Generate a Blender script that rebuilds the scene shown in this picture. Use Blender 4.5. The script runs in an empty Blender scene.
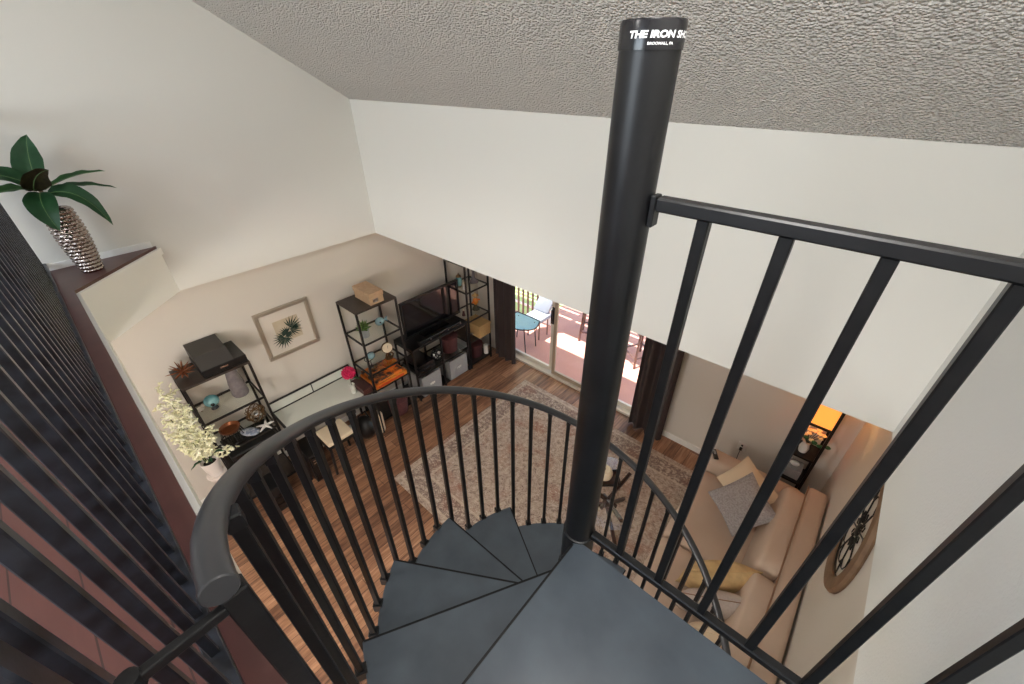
import bpy, bmesh, math, random
import numpy as np
from mathutils import Vector, Matrix
random.seed(7)
sc = bpy.context.scene
COL = sc.collection
PI = math.pi
F0 = 4.06                      # camera height above the lower floor

# ------------------------------------------------------------------ materials
def new_mat(name):
    m = bpy.data.materials.new(name); m.use_nodes = True
    nt = m.node_tree
    return m, nt, nt.nodes['Principled BSDF']

def mat(name, col, rough=.5, metal=0., var=None, bump=None, emit=None, spec=None, coat=0.):
    """var=(scale, colour2, contrast)  bump=(scale, strength, distance)"""
    m, nt, b = new_mat(name)
    b.inputs['Base Color'].default_value = (*col, 1)
    b.inputs['Roughness'].default_value = rough
    b.inputs['Metallic'].default_value = metal
    if spec is not None: b.inputs['Specular IOR Level'].default_value = spec
    if coat: b.inputs['Coat Weight'].default_value = coat
    if var or bump:
        tc = nt.nodes.new('ShaderNodeTexCoord')
    if var:
        n = nt.nodes.new('ShaderNodeTexNoise'); n.inputs['Scale'].default_value = var[0]; n.inputs['Detail'].default_value = 5
        nt.links.new(tc.outputs['Object'], n.inputs['Vector'])
        r = nt.nodes.new('ShaderNodeValToRGB')
        c = var[2] if len(var) > 2 else .2
        r.color_ramp.elements[0].position = .5-c; r.color_ramp.elements[1].position = .5+c
        r.color_ramp.elements[0].color = (*col, 1); r.color_ramp.elements[1].color = (*var[1], 1)
        nt.links.new(n.outputs['Fac'], r.inputs['Fac']); nt.links.new(r.outputs['Color'], b.inputs['Base Color'])
    if bump:
        n2 = nt.nodes.new('ShaderNodeTexNoise'); n2.inputs['Scale'].default_value = bump[0]; n2.inputs['Detail'].default_value = 3
        nt.links.new(tc.outputs['Object'], n2.inputs['Vector'])
        bp = nt.nodes.new('ShaderNodeBump'); bp.inputs['Strength'].default_value = bump[1]; bp.inputs['Distance'].default_value = bump[2]
        nt.links.new(n2.outputs['Fac'], bp.inputs['Height']); nt.links.new(bp.outputs['Normal'], b.inputs['Normal'])
    if emit:
        b.inputs['Emission Color'].default_value = (*emit[0], 1); b.inputs['Emission Strength'].default_value = emit[1]
    return m

def srgb(r, g, b):
    f = lambda c: ((c/255+.055)/1.055)**2.4 if c > 10 else c/255/12.92
    return (f(r), f(g), f(b))

def mat_glass(name, col=(1, 1, 1), alpha=.12, rough=.02):
    m, nt, b = new_mat(name)
    out = nt.nodes['Material Output']
    nt.nodes.remove(b)
    t = nt.nodes.new('ShaderNodeBsdfTransparent'); t.inputs['Color'].default_value = (*col, 1)
    g = nt.nodes.new('ShaderNodeBsdfGlossy'); g.inputs['Roughness'].default_value = rough
    lw = nt.nodes.new('ShaderNodeLayerWeight'); lw.inputs['Blend'].default_value = .5
    pw = nt.nodes.new('ShaderNodeMath'); pw.operation = 'POWER'; pw.inputs[1].default_value = 4
    fr = nt.nodes.new('ShaderNodeMath'); fr.operation = 'MULTIPLY_ADD'; fr.inputs[1].default_value = .5; fr.inputs[2].default_value = .03
    nt.links.new(lw.outputs['Facing'], pw.inputs[0]); nt.links.new(pw.outputs[0], fr.inputs[0])
    mx = nt.nodes.new('ShaderNodeMixShader')
    nt.links.new(fr.outputs[0], mx.inputs[0]); nt.links.new(t.outputs[0], mx.inputs[1]); nt.links.new(g.outputs[0], mx.inputs[2])
    if alpha > .2:
        d = nt.nodes.new('ShaderNodeBsdfDiffuse'); d.inputs['Color'].default_value = (*col, 1)
        m2 = nt.nodes.new('ShaderNodeMixShader'); m2.inputs[0].default_value = alpha
        nt.links.new(mx.outputs[0], m2.inputs[1]); nt.links.new(d.outputs[0], m2.inputs[2]); nt.links.new(m2.outputs[0], out.inputs[0])
    else:
        nt.links.new(mx.outputs[0], out.inputs[0])
    return m

def mat_planks(name, cols, width, length, rough=.4, along='Y', grain=1.):
    m, nt, b = new_mat(name); N = nt.nodes.new; L = nt.links.new
    tc = N('ShaderNodeTexCoord'); mp = N('ShaderNodeMapping')
    if along == 'Y': mp.inputs['Rotation'].default_value = (0, 0, PI/2)
    L(tc.outputs['Object'], mp.inputs['Vector'])
    br = N('ShaderNodeTexBrick'); br.offset = .37; br.inputs['Scale'].default_value = 1
    br.inputs['Brick Width'].default_value = length; br.inputs['Row Height'].default_value = width
    br.inputs['Mortar Size'].default_value = .0022; br.inputs['Bias'].default_value = 0
    br.inputs['Color1'].default_value = (0, 0, 0, 1); br.inputs['Color2'].default_value = (1, 1, 1, 1); br.inputs['Mortar'].default_value = (.2, .2, .2, 1)
    L(mp.outputs[0], br.inputs['Vector'])
    mp2 = N('ShaderNodeMapping'); mp2.inputs['Scale'].default_value = (2.2, 26, 1) if along == 'Y' else (2.2, 26, 1)
    L(mp.outputs[0], mp2.inputs['Vector'])
    ns = N('ShaderNodeTexNoise'); ns.inputs['Scale'].default_value = 1.6; ns.inputs['Detail'].default_value = 6; ns.inputs['Distortion'].default_value = .6
    L(mp2.outputs[0], ns.inputs['Vector'])
    mth = N('ShaderNodeMath'); mth.operation = 'MULTIPLY_ADD'; mth.inputs[1].default_value = .45
    L(br.outputs['Color'], mth.inputs[0])
    m3 = N('ShaderNodeMath'); m3.operation = 'MULTIPLY_ADD'; m3.inputs[1].default_value = 1.3*grain; m3.inputs[2].default_value = .28-.65*grain
    L(ns.outputs['Fac'], m3.inputs[0]); L(m3.outputs[0], mth.inputs[2])
    rp = N('ShaderNodeValToRGB')
    els = rp.color_ramp.elements
    els[0].position = 0; els[0].color = (*cols[0], 1); els[1].position = 1; els[1].color = (*cols[-1], 1)
    for i, c in enumerate(cols[1:-1]):
        e = els.new((i+1)/(len(cols)-1)); e.color = (*c, 1)
    L(mth.outputs[0], rp.inputs['Fac'])
    mx = N('ShaderNodeMix'); mx.data_type = 'RGBA'; mx.inputs['B'].default_value = (*[c*.4 for c in cols[0]], 1)
    L(br.outputs['Fac'], mx.inputs['Factor']); L(rp.outputs['Color'], mx.inputs['A']); L(mx.outputs['Result'], b.inputs['Base Color'])
    b.inputs['Roughness'].default_value = rough
    return m

def mat_popcorn(name, col):
    m, nt, b = new_mat(name); N = nt.nodes.new; L = nt.links.new
    tc = N('ShaderNodeTexCoord')
    v = N('ShaderNodeTexVoronoi'); v.inputs['Scale'].default_value = 84; v.feature = 'F1'
    n = N('ShaderNodeTexNoise'); n.inputs['Scale'].default_value = 150; n.inputs['Detail'].default_value = 3
    L(tc.outputs['Object'], v.inputs['Vector']); L(tc.outputs['Object'], n.inputs['Vector'])
    s = N('ShaderNodeMath'); s.operation = 'MULTIPLY_ADD'; s.inputs[1].default_value = .45
    v2 = N('ShaderNodeMath'); v2.operation = 'MULTIPLY'; v2.inputs[1].default_value = -1.1; L(v.outputs['Distance'], v2.inputs[0])
    L(n.outputs['Fac'], s.inputs[0]); L(v2.outputs[0], s.inputs[2])
    bp = N('ShaderNodeBump'); bp.inputs['Strength'].default_value = 1; bp.inputs['Distance'].default_value = .024
    L(s.outputs[0], bp.inputs['Height']); L(bp.outputs['Normal'], b.inputs['Normal'])
    b.inputs['Base Color'].default_value = (*col, 1); b.inputs['Roughness'].default_value = .95
    return m

def mat_rug(name):
    """beige traditional rug: border bands and blurred floral medallions; object origin at the rug's centre"""
    m, nt, b = new_mat(name); N = nt.nodes.new; L = nt.links.new
    HX, HY = 1.52, 1.22
    tc = N('ShaderNodeTexCoord'); sp = N('ShaderNodeSeparateXYZ'); L(tc.outputs['Object'], sp.inputs[0])
    def M(op, a, b_=None, c=None):
        q = N('ShaderNodeMath'); q.operation = op
        for i, s in enumerate((a, b_, c)):
            if s is None: continue
            if isinstance(s, (int, float)): q.inputs[i].default_value = s
            else: L(s, q.inputs[i])
        return q.outputs[0]
    dx = M('SUBTRACT', HX, M('ABSOLUTE', sp.outputs['X'])); dy = M('SUBTRACT', HY, M('ABSOLUTE', sp.outputs['Y']))
    e = M('MINIMUM', dx, dy)
    inb = M('MULTIPLY', M('LESS_THAN', e, .30), M('GREATER_THAN', e, .05))
    lines = M('MAXIMUM', M('COMPARE', e, .065, .014), M('COMPARE', e, .30, .014))
    v = N('ShaderNodeTexVoronoi'); v.inputs['Scale'].default_value = 7; v.inputs['Randomness'].default_value = .8; L(tc.outputs['Object'], v.inputs['Vector'])
    ring = M('SINE', M('MULTIPLY', v.outputs['Distance'], 42.))
    n = N('ShaderNodeTexNoise'); n.inputs['Scale'].default_value = 24; n.inputs['Detail'].default_value = 6; n.inputs['Roughness'].default_value = .7; L(tc.outputs['Object'], n.inputs['Vector'])
    n2 = N('ShaderNodeTexNoise'); n2.inputs['Scale'].default_value = 3.2; n2.inputs['Detail'].default_value = 3; L(tc.outputs['Object'], n2.inputs['Vector'])
    n3 = N('ShaderNodeTexNoise'); n3.inputs['Scale'].default_value = 95; n3.inputs['Detail'].default_value = 2; L(tc.outputs['Object'], n3.inputs['Vector'])
    pat = M('MULTIPLY_ADD', ring, .06, M('MULTIPLY_ADD', n3.outputs['Fac'], .5, M('MULTIPLY_ADD', n.outputs['Fac'], 1.1, -.30)))
    r1 = N('ShaderNodeValToRGB'); el = r1.color_ramp.elements
    el[0].position = .25; el[0].color = (*srgb(112, 92, 84), 1); el[1].position = .78; el[1].color = (*srgb(206, 190, 172), 1)
    q = el.new(.45); q.color = (*srgb(172, 152, 136), 1)
    L(pat, r1.inputs['Fac'])
    mx = N('ShaderNodeMix'); mx.data_type = 'RGBA'; mx.inputs['B'].default_value = (*srgb(150, 98, 78), 1)
    rm = N('ShaderNodeValToRGB'); rm.color_ramp.elements[0].position = .52; rm.color_ramp.elements[1].position = .72
    L(n2.outputs['Fac'], rm.inputs['Fac'])
    L(M('MULTIPLY', rm.outputs['Color'], M('MULTIPLY', M('LESS_THAN', pat, .62), .75)), mx.inputs['Factor']); L(r1.outputs['Color'], mx.inputs['A'])
    mb = N('ShaderNodeMix'); mb.data_type = 'RGBA'; mb.inputs['B'].default_value = (*srgb(104, 84, 80), 1)
    L(M('MULTIPLY', M('MULTIPLY', inb, M('LESS_THAN', pat, .54)), .45), mb.inputs['Factor']); L(mx.outputs['Result'], mb.inputs['A'])
    ml = N('ShaderNodeMix'); ml.data_type = 'RGBA'; ml.inputs['B'].default_value = (*srgb(206, 188, 166), 1)
    L(M('MULTIPLY', lines, .6), ml.inputs['Factor']); L(mb.outputs['Result'], ml.inputs['A'])
    L(ml.outputs['Result'], b.inputs['Base Color']); b.inputs['Roughness'].default_value = .95
    bp = N('ShaderNodeBump'); bp.inputs['Strength'].default_value = .4; bp.inputs['Distance'].default_value = .004
    L(n3.outputs['Fac'], bp.inputs['Height']); L(bp.outputs['Normal'], b.inputs['Normal'])
    return m

WALLC = srgb(224, 221, 212)
M_ = dict(
    wall=mat('wall_paint', WALLC, .85, bump=(160, .12, .004)),
    wall_rough=mat('wall_orange_peel', srgb(224, 224, 220), .75, bump=(85, .3, .006)),
    wall_low=mat('lower_wall_paint', srgb(214, 207, 196), .85, bump=(160, .12, .004)),
    ceil=mat_popcorn('popcorn_ceiling', srgb(236, 231, 223)),
    soffit=mat('soffit_paint', srgb(222, 212, 198), .9),
    trim=mat('white_trim', srgb(244, 243, 238), .45),
    floor=mat_planks('laminate_floor', [srgb(64, 43, 33), srgb(114, 79, 59), srgb(156, 114, 86), srgb(194, 150, 118)], .125, 1.2, .38),
    loftfloor=mat_planks('loft_floor', [srgb(92, 50, 42), srgb(100, 56, 48), srgb(110, 62, 54)], .14, 1.6, .5, 'X', .5),
    cap=mat('mahogany_cap', srgb(84, 52, 48), .32, var=(9, srgb(98, 62, 56), .3)),
    iron=mat('black_iron', srgb(15, 15, 16), .36, spec=.4, var=(14, srgb(28, 28, 30), .25), bump=(220, .08, .001)),
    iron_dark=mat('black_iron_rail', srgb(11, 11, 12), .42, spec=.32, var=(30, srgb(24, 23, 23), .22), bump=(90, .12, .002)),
    tread=mat('painted_tread', srgb(70, 77, 85), .28, var=(7, srgb(88, 97, 105), .25), bump=(60, .05, .001)),
    vinyl=mat('grey_handrail', srgb(49, 49, 51), .36, bump=(120, .05, .001)),
    loftrail=mat('black_wood_rail', srgb(22, 22, 25), .3, var=(25, srgb(48, 51, 60), .16), bump=(60, .1, .002)),
    text=mat('white_lettering', (.9, .9, .9), .5),
    captop=mat('pole_cap', srgb(22, 21, 24), .22),
    shelfmetal=mat('black_shelf_metal', srgb(24, 22, 22), .4),
    shelftop=mat('dark_wood_top', srgb(52, 44, 40), .4, var=(20, srgb(66, 56, 50), .25)),
    glass=mat_glass('clear_glass'),
    shelfglass=mat_glass('shelf_glass', (.93, .95, .93)),
    frost=mat_glass('pale_green_glass', srgb(232, 234, 224), .8),
    tv=mat('tv_screen', (.004, .004, .005), .06),
    blackp=mat('black_plastic', srgb(20, 20, 21), .35),
    blackg=mat('black_gloss', srgb(16, 16, 18), .15),
    greybox=mat('grey_fabric_bin', srgb(164, 162, 160), .85, var=(60, srgb(150, 148, 147))),
    tan=mat('tan_card', srgb(194, 164, 132), .7, var=(30, srgb(182, 150, 118))),
    yellowtan=mat('woven_tan', srgb(206, 172, 118), .8, var=(70, srgb(182, 142, 92))),
    maroon=mat('maroon_wicker', srgb(96, 52, 52), .7, var=(60, srgb(72, 38, 40)), bump=(120, .4, .004)),
    chrome=mat('chrome', (.8, .8, .8), .2, 1.),
    silver=mat('hammered_silver', srgb(170, 158, 150), .16, 1.),
    leaf=mat('magnolia_leaf', srgb(38, 82, 50), .4, var=(14, srgb(60, 108, 66), .3)),
    leafb=mat('leaf_bright', srgb(60, 112, 52), .4, var=(14, srgb(40, 86, 44), .3)),
    leafd=mat('leaf_underside', srgb(46, 38, 26), .6, var=(40, srgb(70, 66, 36), .2)),
    rib=mat('leaf_rib', srgb(104, 138, 84), .5),
    stem=mat('plant_stem', srgb(76, 84, 44), .6),
    branch=mat('brown_stem', srgb(96, 74, 52), .7),
    blossom=mat('cream_blossom', srgb(244, 242, 222), .7, var=(18, srgb(224, 222, 172), .2)),
    whitecer=mat('white_ceramic', srgb(228, 220, 214), .3),
    pedestal=mat('pale_pedestal', srgb(216, 204, 196), .5),
    soil=mat('dark_soil', srgb(36, 28, 24), .9),
    copper=mat('copper_wire', srgb(150, 94, 62), .4, .8),
    greyvase=mat('grey_stone_vase', srgb(128, 120, 120), .7, var=(26, srgb(104, 97, 98), .2), bump=(60, .3, .004)),
    teal=mat('teal_glass', srgb(58, 128, 140), .12, var=(10, srgb(150, 190, 188), .2)),
    paleblue=mat('pale_blue_glaze', srgb(142, 176, 184), .25),
    bluepat=mat('blue_pattern', srgb(112, 122, 142), .4, var=(34, srgb(176, 180, 188), .08)),
    whiteclay=mat('white_clay', srgb(226, 222, 216), .6),
    orange=mat('orange_card', srgb(232, 112, 32), .5, var=(18, srgb(220, 150, 60), .15)),
    orangemix=mat('orange_mixed_print', srgb(228, 126, 44), .5, var=(16, srgb(58, 44, 42), .08)),
    orangered=mat('orange_print', srgb(200, 70, 30), .5),
    cream=mat('cream_enamel', srgb(228, 214, 188), .4),
    bronze=mat('antique_bronze', srgb(110, 82, 50), .4, .6),
    pink=mat('magenta_petals', srgb(214, 24, 92), .6, var=(30, srgb(178, 10, 66), .2)),
    darkred=mat('dark_red_box', srgb(66, 32, 30), .4),
    succ=mat('succulent_green', srgb(74, 106, 52), .5, var=(30, srgb(118, 144, 78))),
    greypot=mat('grey_pot', srgb(152, 156, 156), .5),
    frame=mat('silver_frame', srgb(188, 178, 162), .35, .7),
    matb=mat('picture_mat', srgb(214, 206, 194), .8),
    print_=mat('picture_print', srgb(188, 172, 146), .8, var=(8, srgb(204, 192, 170), .3)),
    fern=mat('print_leaf', srgb(40, 62, 52), .8),
    curtain=mat('brown_curtain', srgb(54, 43, 42), .8, var=(3, srgb(62, 50, 48))),
    sofa=mat('tan_microfibre', srgb(190, 167, 148), .85, var=(2.5, srgb(202, 180, 160), .25), bump=(120, .1, .002)),
    welt=mat('sofa_welting', srgb(140, 106, 82), .85),
    greypil=mat('grey_tweed', srgb(150, 143, 142), .95, var=(70, srgb(174, 168, 166), .12), bump=(120, .5, .004)),
    creampil=mat('cream_pillow', srgb(226, 206, 176), .9, bump=(60, .2, .003)),
    goldpil=mat('gold_velvet', srgb(192, 162, 116), .7, var=(14, srgb(214, 184, 132), .15)),
    lightgrey=mat('light_grey_linen', srgb(184, 172, 164), .9, var=(60, srgb(196, 184, 176))),
    lampshade=mat('glowing_shade', srgb(240, 170, 80), .8, emit=((1., .36, .055), 1.0)),
    lampwood=mat('espresso_wood', srgb(22, 16, 15), .35),
    petal=mat('yellow_petal', srgb(236, 226, 176), .7, var=(20, srgb(236, 226, 196), .15)),
    walnut=mat('weathered_wood', srgb(112, 86, 64), .6, var=(12, srgb(142, 114, 88), .25), bump=(40, .2, .004)),
    plastic=mat('white_plastic', srgb(226, 222, 214), .4),
    socket=mat('outlet_hole', srgb(30, 28, 28), .5),
    tablewood=mat('walnut_table_leg', srgb(58, 36, 28), .4),
    patio=mat('red_patio', srgb(190, 136, 122), .8, var=(2.2, srgb(204, 154, 138), .3), bump=(30, .2, .004)),
    vinylw=mat('door_vinyl', srgb(222, 214, 200), .4),
    stile=mat('door_stile', srgb(168, 152, 132), .4),
    turq=mat('turquoise_sling', srgb(172, 216, 228), .5, var=(8, srgb(190, 226, 234))),
    patiometal=mat('brown_patio_metal', srgb(96, 70, 62), .4),
    patiogrey=mat('grey_cushion', srgb(140, 146, 160), .8),
    lawn=mat('lawn', srgb(178, 190, 112), .9, var=(9, srgb(206, 212, 150), .2)),
    house=mat('stucco_outside', srgb(210, 196, 180), .9),
    fill_diffuser=mat('fill_light_diffuser', (.9, .9, .9), .5, emit=((1, .95, .88), 3.)),  # glowing face of the added, unseen fill lights
    roofm=mat('roof_felt', srgb(90, 84, 80), .9),
)
M_['rug'] = mat_rug('persian_rug')

# ------------------------------------------------------------------ mesh builder
ORG = {}
class MB:
    def __init__(s): s.bm = bmesh.new()
    def _bev(s, verts, w, seg=2):
        es = list({e for v in verts for e in v.link_edges})
        bmesh.ops.bevel(s.bm, geom=es, offset=w, segments=seg, profile=.5, affect='EDGES', clamp_overlap=True)
    def box(s, x0, x1, y0, y1, z0, z1, bev=0, seg=2):
        return s.obox(((x0+x1)/2, (y0+y1)/2, (z0+z1)/2), ((x1-x0)/2, 0, 0), (0, (y1-y0)/2, 0), (0, 0, (z1-z0)/2), bev, seg)
    def obox(s, c, a, b, d, bev=0, seg=2):
        c, a, b, d = Vector(c), Vector(a), Vector(b), Vector(d)
        vs = [s.bm.verts.new(c+i*a+j*b+k*d) for i in (-1, 1) for j in (-1, 1) for k in (-1, 1)]
        flip = a.cross(b).dot(d) < 0
        for f in ((0, 1, 3, 2), (4, 6, 7, 5), (0, 4, 5, 1), (2, 3, 7, 6), (0, 2, 6, 4), (1, 5, 7, 3)):
            f = [vs[i] for i in f]
            s.bm.faces.new(f[::-1] if flip else f)
        if bev: s._bev(vs, bev, seg)
        return s
    def bar(s, p, q, w, h=None, up=(0, 0, 1), bev=0):
        p, q = Vector(p), Vector(q); h = h or w
        d = q-p; u = Vector(up)
        if abs(d.normalized().dot(u)) > .98: u = Vector((1, 0, 0))
        sd = d.cross(u).normalized(); uu = sd.cross(d).normalized()
        return s.obox((p+q)/2, d/2, sd*w/2, uu*h/2, bev)
    def tube(s, path, r, n=8, closed=False, cap=True):
        path = [Vector(p) for p in path]; N = len(path)
        rs = r if isinstance(r, (list, tuple)) else [r]*N
        rings = []; prev = None
        for i, p in enumerate(path):
            if closed: t = path[(i+1) % N]-path[i-1]
            else: t = path[min(i+1, N-1)]-path[max(i-1, 0)]
            t.normalize()
            if prev is None:
                a = Vector((0, 0, 1)) if abs(t.z) < .9 else Vector((1, 0, 0))
                u = t.cross(a).normalized()
            else:
                u = (prev-t*prev.dot(t)).normalized()
            prev = u; v = t.cross(u)
            rings.append([s.bm.verts.new(p+(u*math.cos(2*PI*k/n)+v*math.sin(2*PI*k/n))*rs[i]) for k in range(n)])
        M = N if closed else N-1
        for i in range(M):
            A, B = rings[i], rings[(i+1) % N]
            for k in range(n):
                s.bm.faces.new((A[k], A[(k+1) % n], B[(k+1) % n], B[k]))
        if cap and not closed:
            s.bm.faces.new(rings[0][::-1]); s.bm.faces.new(rings[-1])
        return s
    def lathe(s, prof, c=(0, 0, 0), n=24, axis=None, fx=None, cap=True):
        """profile [(r,z)], bottom to top"""
        c = Vector(c); rings = []
        R = Vector((0, 0, 1)).rotation_difference(Vector(axis)).to_matrix() if axis else Matrix.Identity(3)
        for r, z in prof:
            if r < 1e-5: rings.append([s.bm.verts.new(c+R @ Vector((0, 0, z)))])
            else:
                ring = []
                for k in range(n):
                    rr = r*(fx(k, z, n) if fx else 1)
                    ring.append(s.bm.verts.new(c+R @ Vector((rr*math.cos(2*PI*k/n), rr*math.sin(2*PI*k/n), z))))
                rings.append(ring)
        for A, B in zip(rings, rings[1:]):
            for k in range(n):
                k2 = (k+1) % n
                if len(A) == 1 and len(B) == 1: continue
                if len(A) == 1: s.bm.faces.new((A[0], B[k2], B[k]))
                elif len(B) == 1: s.bm.faces.new((A[k], A[k2], B[0]))
                else: s.bm.faces.new((A[k], A[k2], B[k2], B[k]))
        if cap and len(rings[0]) > 1: s.bm.faces.new(rings[0][::-1])
        if cap and len(rings[-1]) > 1: s.bm.faces.new(rings[-1])
        return s
    def ball(s, c, rx, ry=None, rz=None, n=14, m=9, rot=None):
        ry = ry or rx; rz = rz or rx; c = Vector(c)
        R = rot or Matrix.Identity(3)
        rings = []
        for i in range(m+1):
            th = PI*i/m
            if i in (0, m): rings.append([s.bm.verts.new(c+R @ Vector((0, 0, -rz*math.cos(th))))])
            else: rings.append([s.bm.verts.new(c+R @ Vector((rx*math.sin(th)*math.cos(2*PI*k/n), ry*math.sin(th)*math.sin(2*PI*k/n), -rz*math.cos(th)))) for k in range(n)])
        for A, B in zip(rings, rings[1:]):
            for k in range(n):
                k2 = (k+1) % n
                if len(A) == 1: s.bm.faces.new((A[0], B[k2], B[k]))
                elif len(B) == 1: s.bm.faces.new((A[k], A[k2], B[0]))
                else: s.bm.faces.new((A[k], A[k2], B[k2], B[k]))
        return s
    def grid(s, fn, nu, nv):
        V = [[s.bm.verts.new(fn(i/nu, j/nv)) for j in range(nv+1)] for i in range(nu+1)]
        for i in range(nu):
            for j in range(nv):
                s.bm.faces.new((V[i][j], V[i+1][j], V[i+1][j+1], V[i][j+1]))
        return s
    def prism(s, poly, z0, z1):
        n = len(poly)
        ar = sum(poly[i][0]*poly[(i+1) % n][1]-poly[(i+1) % n][0]*poly[i][1] for i in range(n))
        if ar < 0: poly = poly[::-1]
        A = [s.bm.verts.new((x, y, z0)) for x, y in poly]; B = [s.bm.verts.new((x, y, z1)) for x, y in poly]
        s.bm.faces.new(A[::-1]); s.bm.faces.new(B)
        for i in range(n):
            j = (i+1) % n; s.bm.faces.new((A[i], A[j], B[j], B[i]))
        return s
    def poly3(s, pts, off):
        """polygon extruded by the vector off"""
        off = Vector(off); n = len(pts)
        A = [s.bm.verts.new(p) for p in pts]; B = [s.bm.verts.new(Vector(p)+off) for p in pts]
        s.bm.faces.new(A[::-1]); s.bm.faces.new(B)
        for i in range(n):
            j = (i+1) % n; s.bm.faces.new((A[i], A[j], B[j], B[i]))
        return s
    def xform(s, M):
        bmesh.ops.transform(s.bm, matrix=M, verts=s.bm.verts); return s
    def build(s, name, m, parent=None, smooth=False, fixn=True):
        if fixn: bmesh.ops.recalc_face_normals(s.bm, faces=s.bm.faces)
        if parent is not None: off = ORG[parent.name]
        else:
            co = [v.co for v in s.bm.verts]
            off = Vector(((min(c.x for c in co)+max(c.x for c in co))/2, (min(c.y for c in co)+max(c.y for c in co))/2, min(c.z for c in co)))
        for v in s.bm.verts: v.co -= off
        me = bpy.data.meshes.new(name); s.bm.to_mesh(me); s.bm.free()
        me.materials.append(M_[m] if isinstance(m, str) else m)
        if smooth:
            for p in me.polygons: p.use_smooth = True
            me.set_sharp_from_angle(angle=math.radians(42))
        o = bpy.data.objects.new(name, me); COL.objects.link(o)
        if parent is not None: o.parent = parent
        else: o.location = off
        ORG[o.name] = off.copy() if isinstance(off, Vector) else Vector(off)
        return o

def tag(o, label, cat, group=None):
    o['label'] = label; o['category'] = cat
    if group: o['group'] = group
    return o
def thing(name, loc, label, cat, group=None):
    o = bpy.data.objects.new(name, None); COL.objects.link(o); o.location = loc
    o.empty_display_size = .05
    ORG[o.name] = Vector(loc)
    return tag(o, label, cat, group)
def struct(o):
    o['kind'] = 'structure'; return o
def group_root(name, loc):
    o = bpy.data.objects.new(name, None); COL.objects.link(o); o.location = loc; ORG[o.name] = Vector(loc)
    return struct(o)
def copy_thing(o, delta, label, group=None):
    def cp(a, par):
        c = a.copy(); COL.objects.link(c)
        if par is not None: c.parent = par
        for ch in a.children: cp(ch, c)
        return c
    r = cp(o, None); r.location = o.location+Vector(delta); r['label'] = label
    if group: r['group'] = group
    ORG[r.name] = r.location.copy()
    return r

# ================================================================== SETTING
XL, XLL = -4.32, -4.46          # upper / lower left wall
XR, XRR = .48, .62              # upper / lower right wall
YF, YFF = 2.46, 4.17            # upper / lower far wall
YB = -4.0                       # rear wall behind the camera
ZS, ZL = 2.45, 2.86             # lower ceiling, loft level
ZC0 = F0-.26                    # ceiling height at upper far wall
SL = .61
def ceilz(y): return ZC0+SL*(YF-y)
YK = -.6                        # slope ends here
ZTOP = ceilz(YK)
T = .12
struct(MB().box(XLL-T, XRR+T, YB-T, YFF+T, -.12, 0).build('floor', 'floor'))
# upper left wall (down to the soffit line) and its lower recessed twin
struct(MB().poly3([(XL, YB, ZS+.001), (XL, YF, ZS+.001), (XL, YF, ceilz(YF)), (XL, YK, ZTOP), (XL, YB, ZTOP)], (-T-.02, 0, 0)).build('wall_left_upper', 'wall'))
struct(MB().box(XLL-T, XLL, YB, YFF, 0, ZS).build('wall_left_lower', 'wall_low'))
struct(MB().box(XL-T, XR+T, YF, YF+.12, ZS+.001, ceilz(YF)+.1).build('wall_far_upper', 'wall'))
DX0, DX1, DZ = -3.98, -1.32, 2.06
struct(MB().box(XLL-T, DX0, YFF, YFF+.16, 0, ZS).box(DX1, XRR+T, YFF, YFF+.16, 0, ZS).box(DX0, DX1, YFF, YFF+.16, DZ, ZS).build('wall_far_lower', 'wall_low'))
struct(MB().poly3([(XR, YB, ZS+.001), (XR, YF, ZS+.001), (XR, YF, ceilz(YF)), (XR, YK, ZTOP), (XR, YB, ZTOP)], (T+.02, 0, 0)).build('wall_right_upper', 'wall_rough'))
struct(MB().box(XRR, XRR+T, YB, YFF, 0, ZS).build('wall_right_lower', 'wall_low'))
struct(MB().poly3([(XL-T, YF+.12, ceilz(YF+.12)), (XL-T, YK, ZTOP), (XL-T, YB-.1, ZTOP), (XL-T, YB-.1, ZTOP+.12), (XL-T, YK, ZTOP+.12), (XL-T, YF+.12, ceilz(YF+.12)+.12)], (XR-XL+2*T, 0, 0)).build('ceiling', 'ceil'))
# lower ceiling under the rooms that overhang the door wall
struct(MB().box(XLL-T, XRR+T, YF+.001, YFF+.16, ZS, ZS+.12).box(XLL-T, XL-.001, YB, YF, ZS, ZS+.0009).box(XR+.001, XRR+T, YB, YF, ZS, ZS+.0009).build('ceiling_lower', 'soffit'))
struct(MB().poly3([(XLL-T, YF+.1, ZC0+.2), (XLL-T, YFF+.2, ZC0-.84), (XLL-T, YFF+.2, ZC0-.94), (XLL-T, YF+.1, ZC0+.1)], (XRR-XLL+2*T, 0, 0)).build('roof_far', 'roofm'))
struct(MB().box(XLL-T, XRR+T, YFF, YFF+.16, ZS+.12, ZC0-.9).box(XLL-T, XLL, YF+.12, YFF, ZS+.12, ZC0+.1).box(XRR, XRR+T, YF+.12, YFF, ZS+.12, ZC0+.1).build('wall_far_outer', 'house'))
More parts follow.
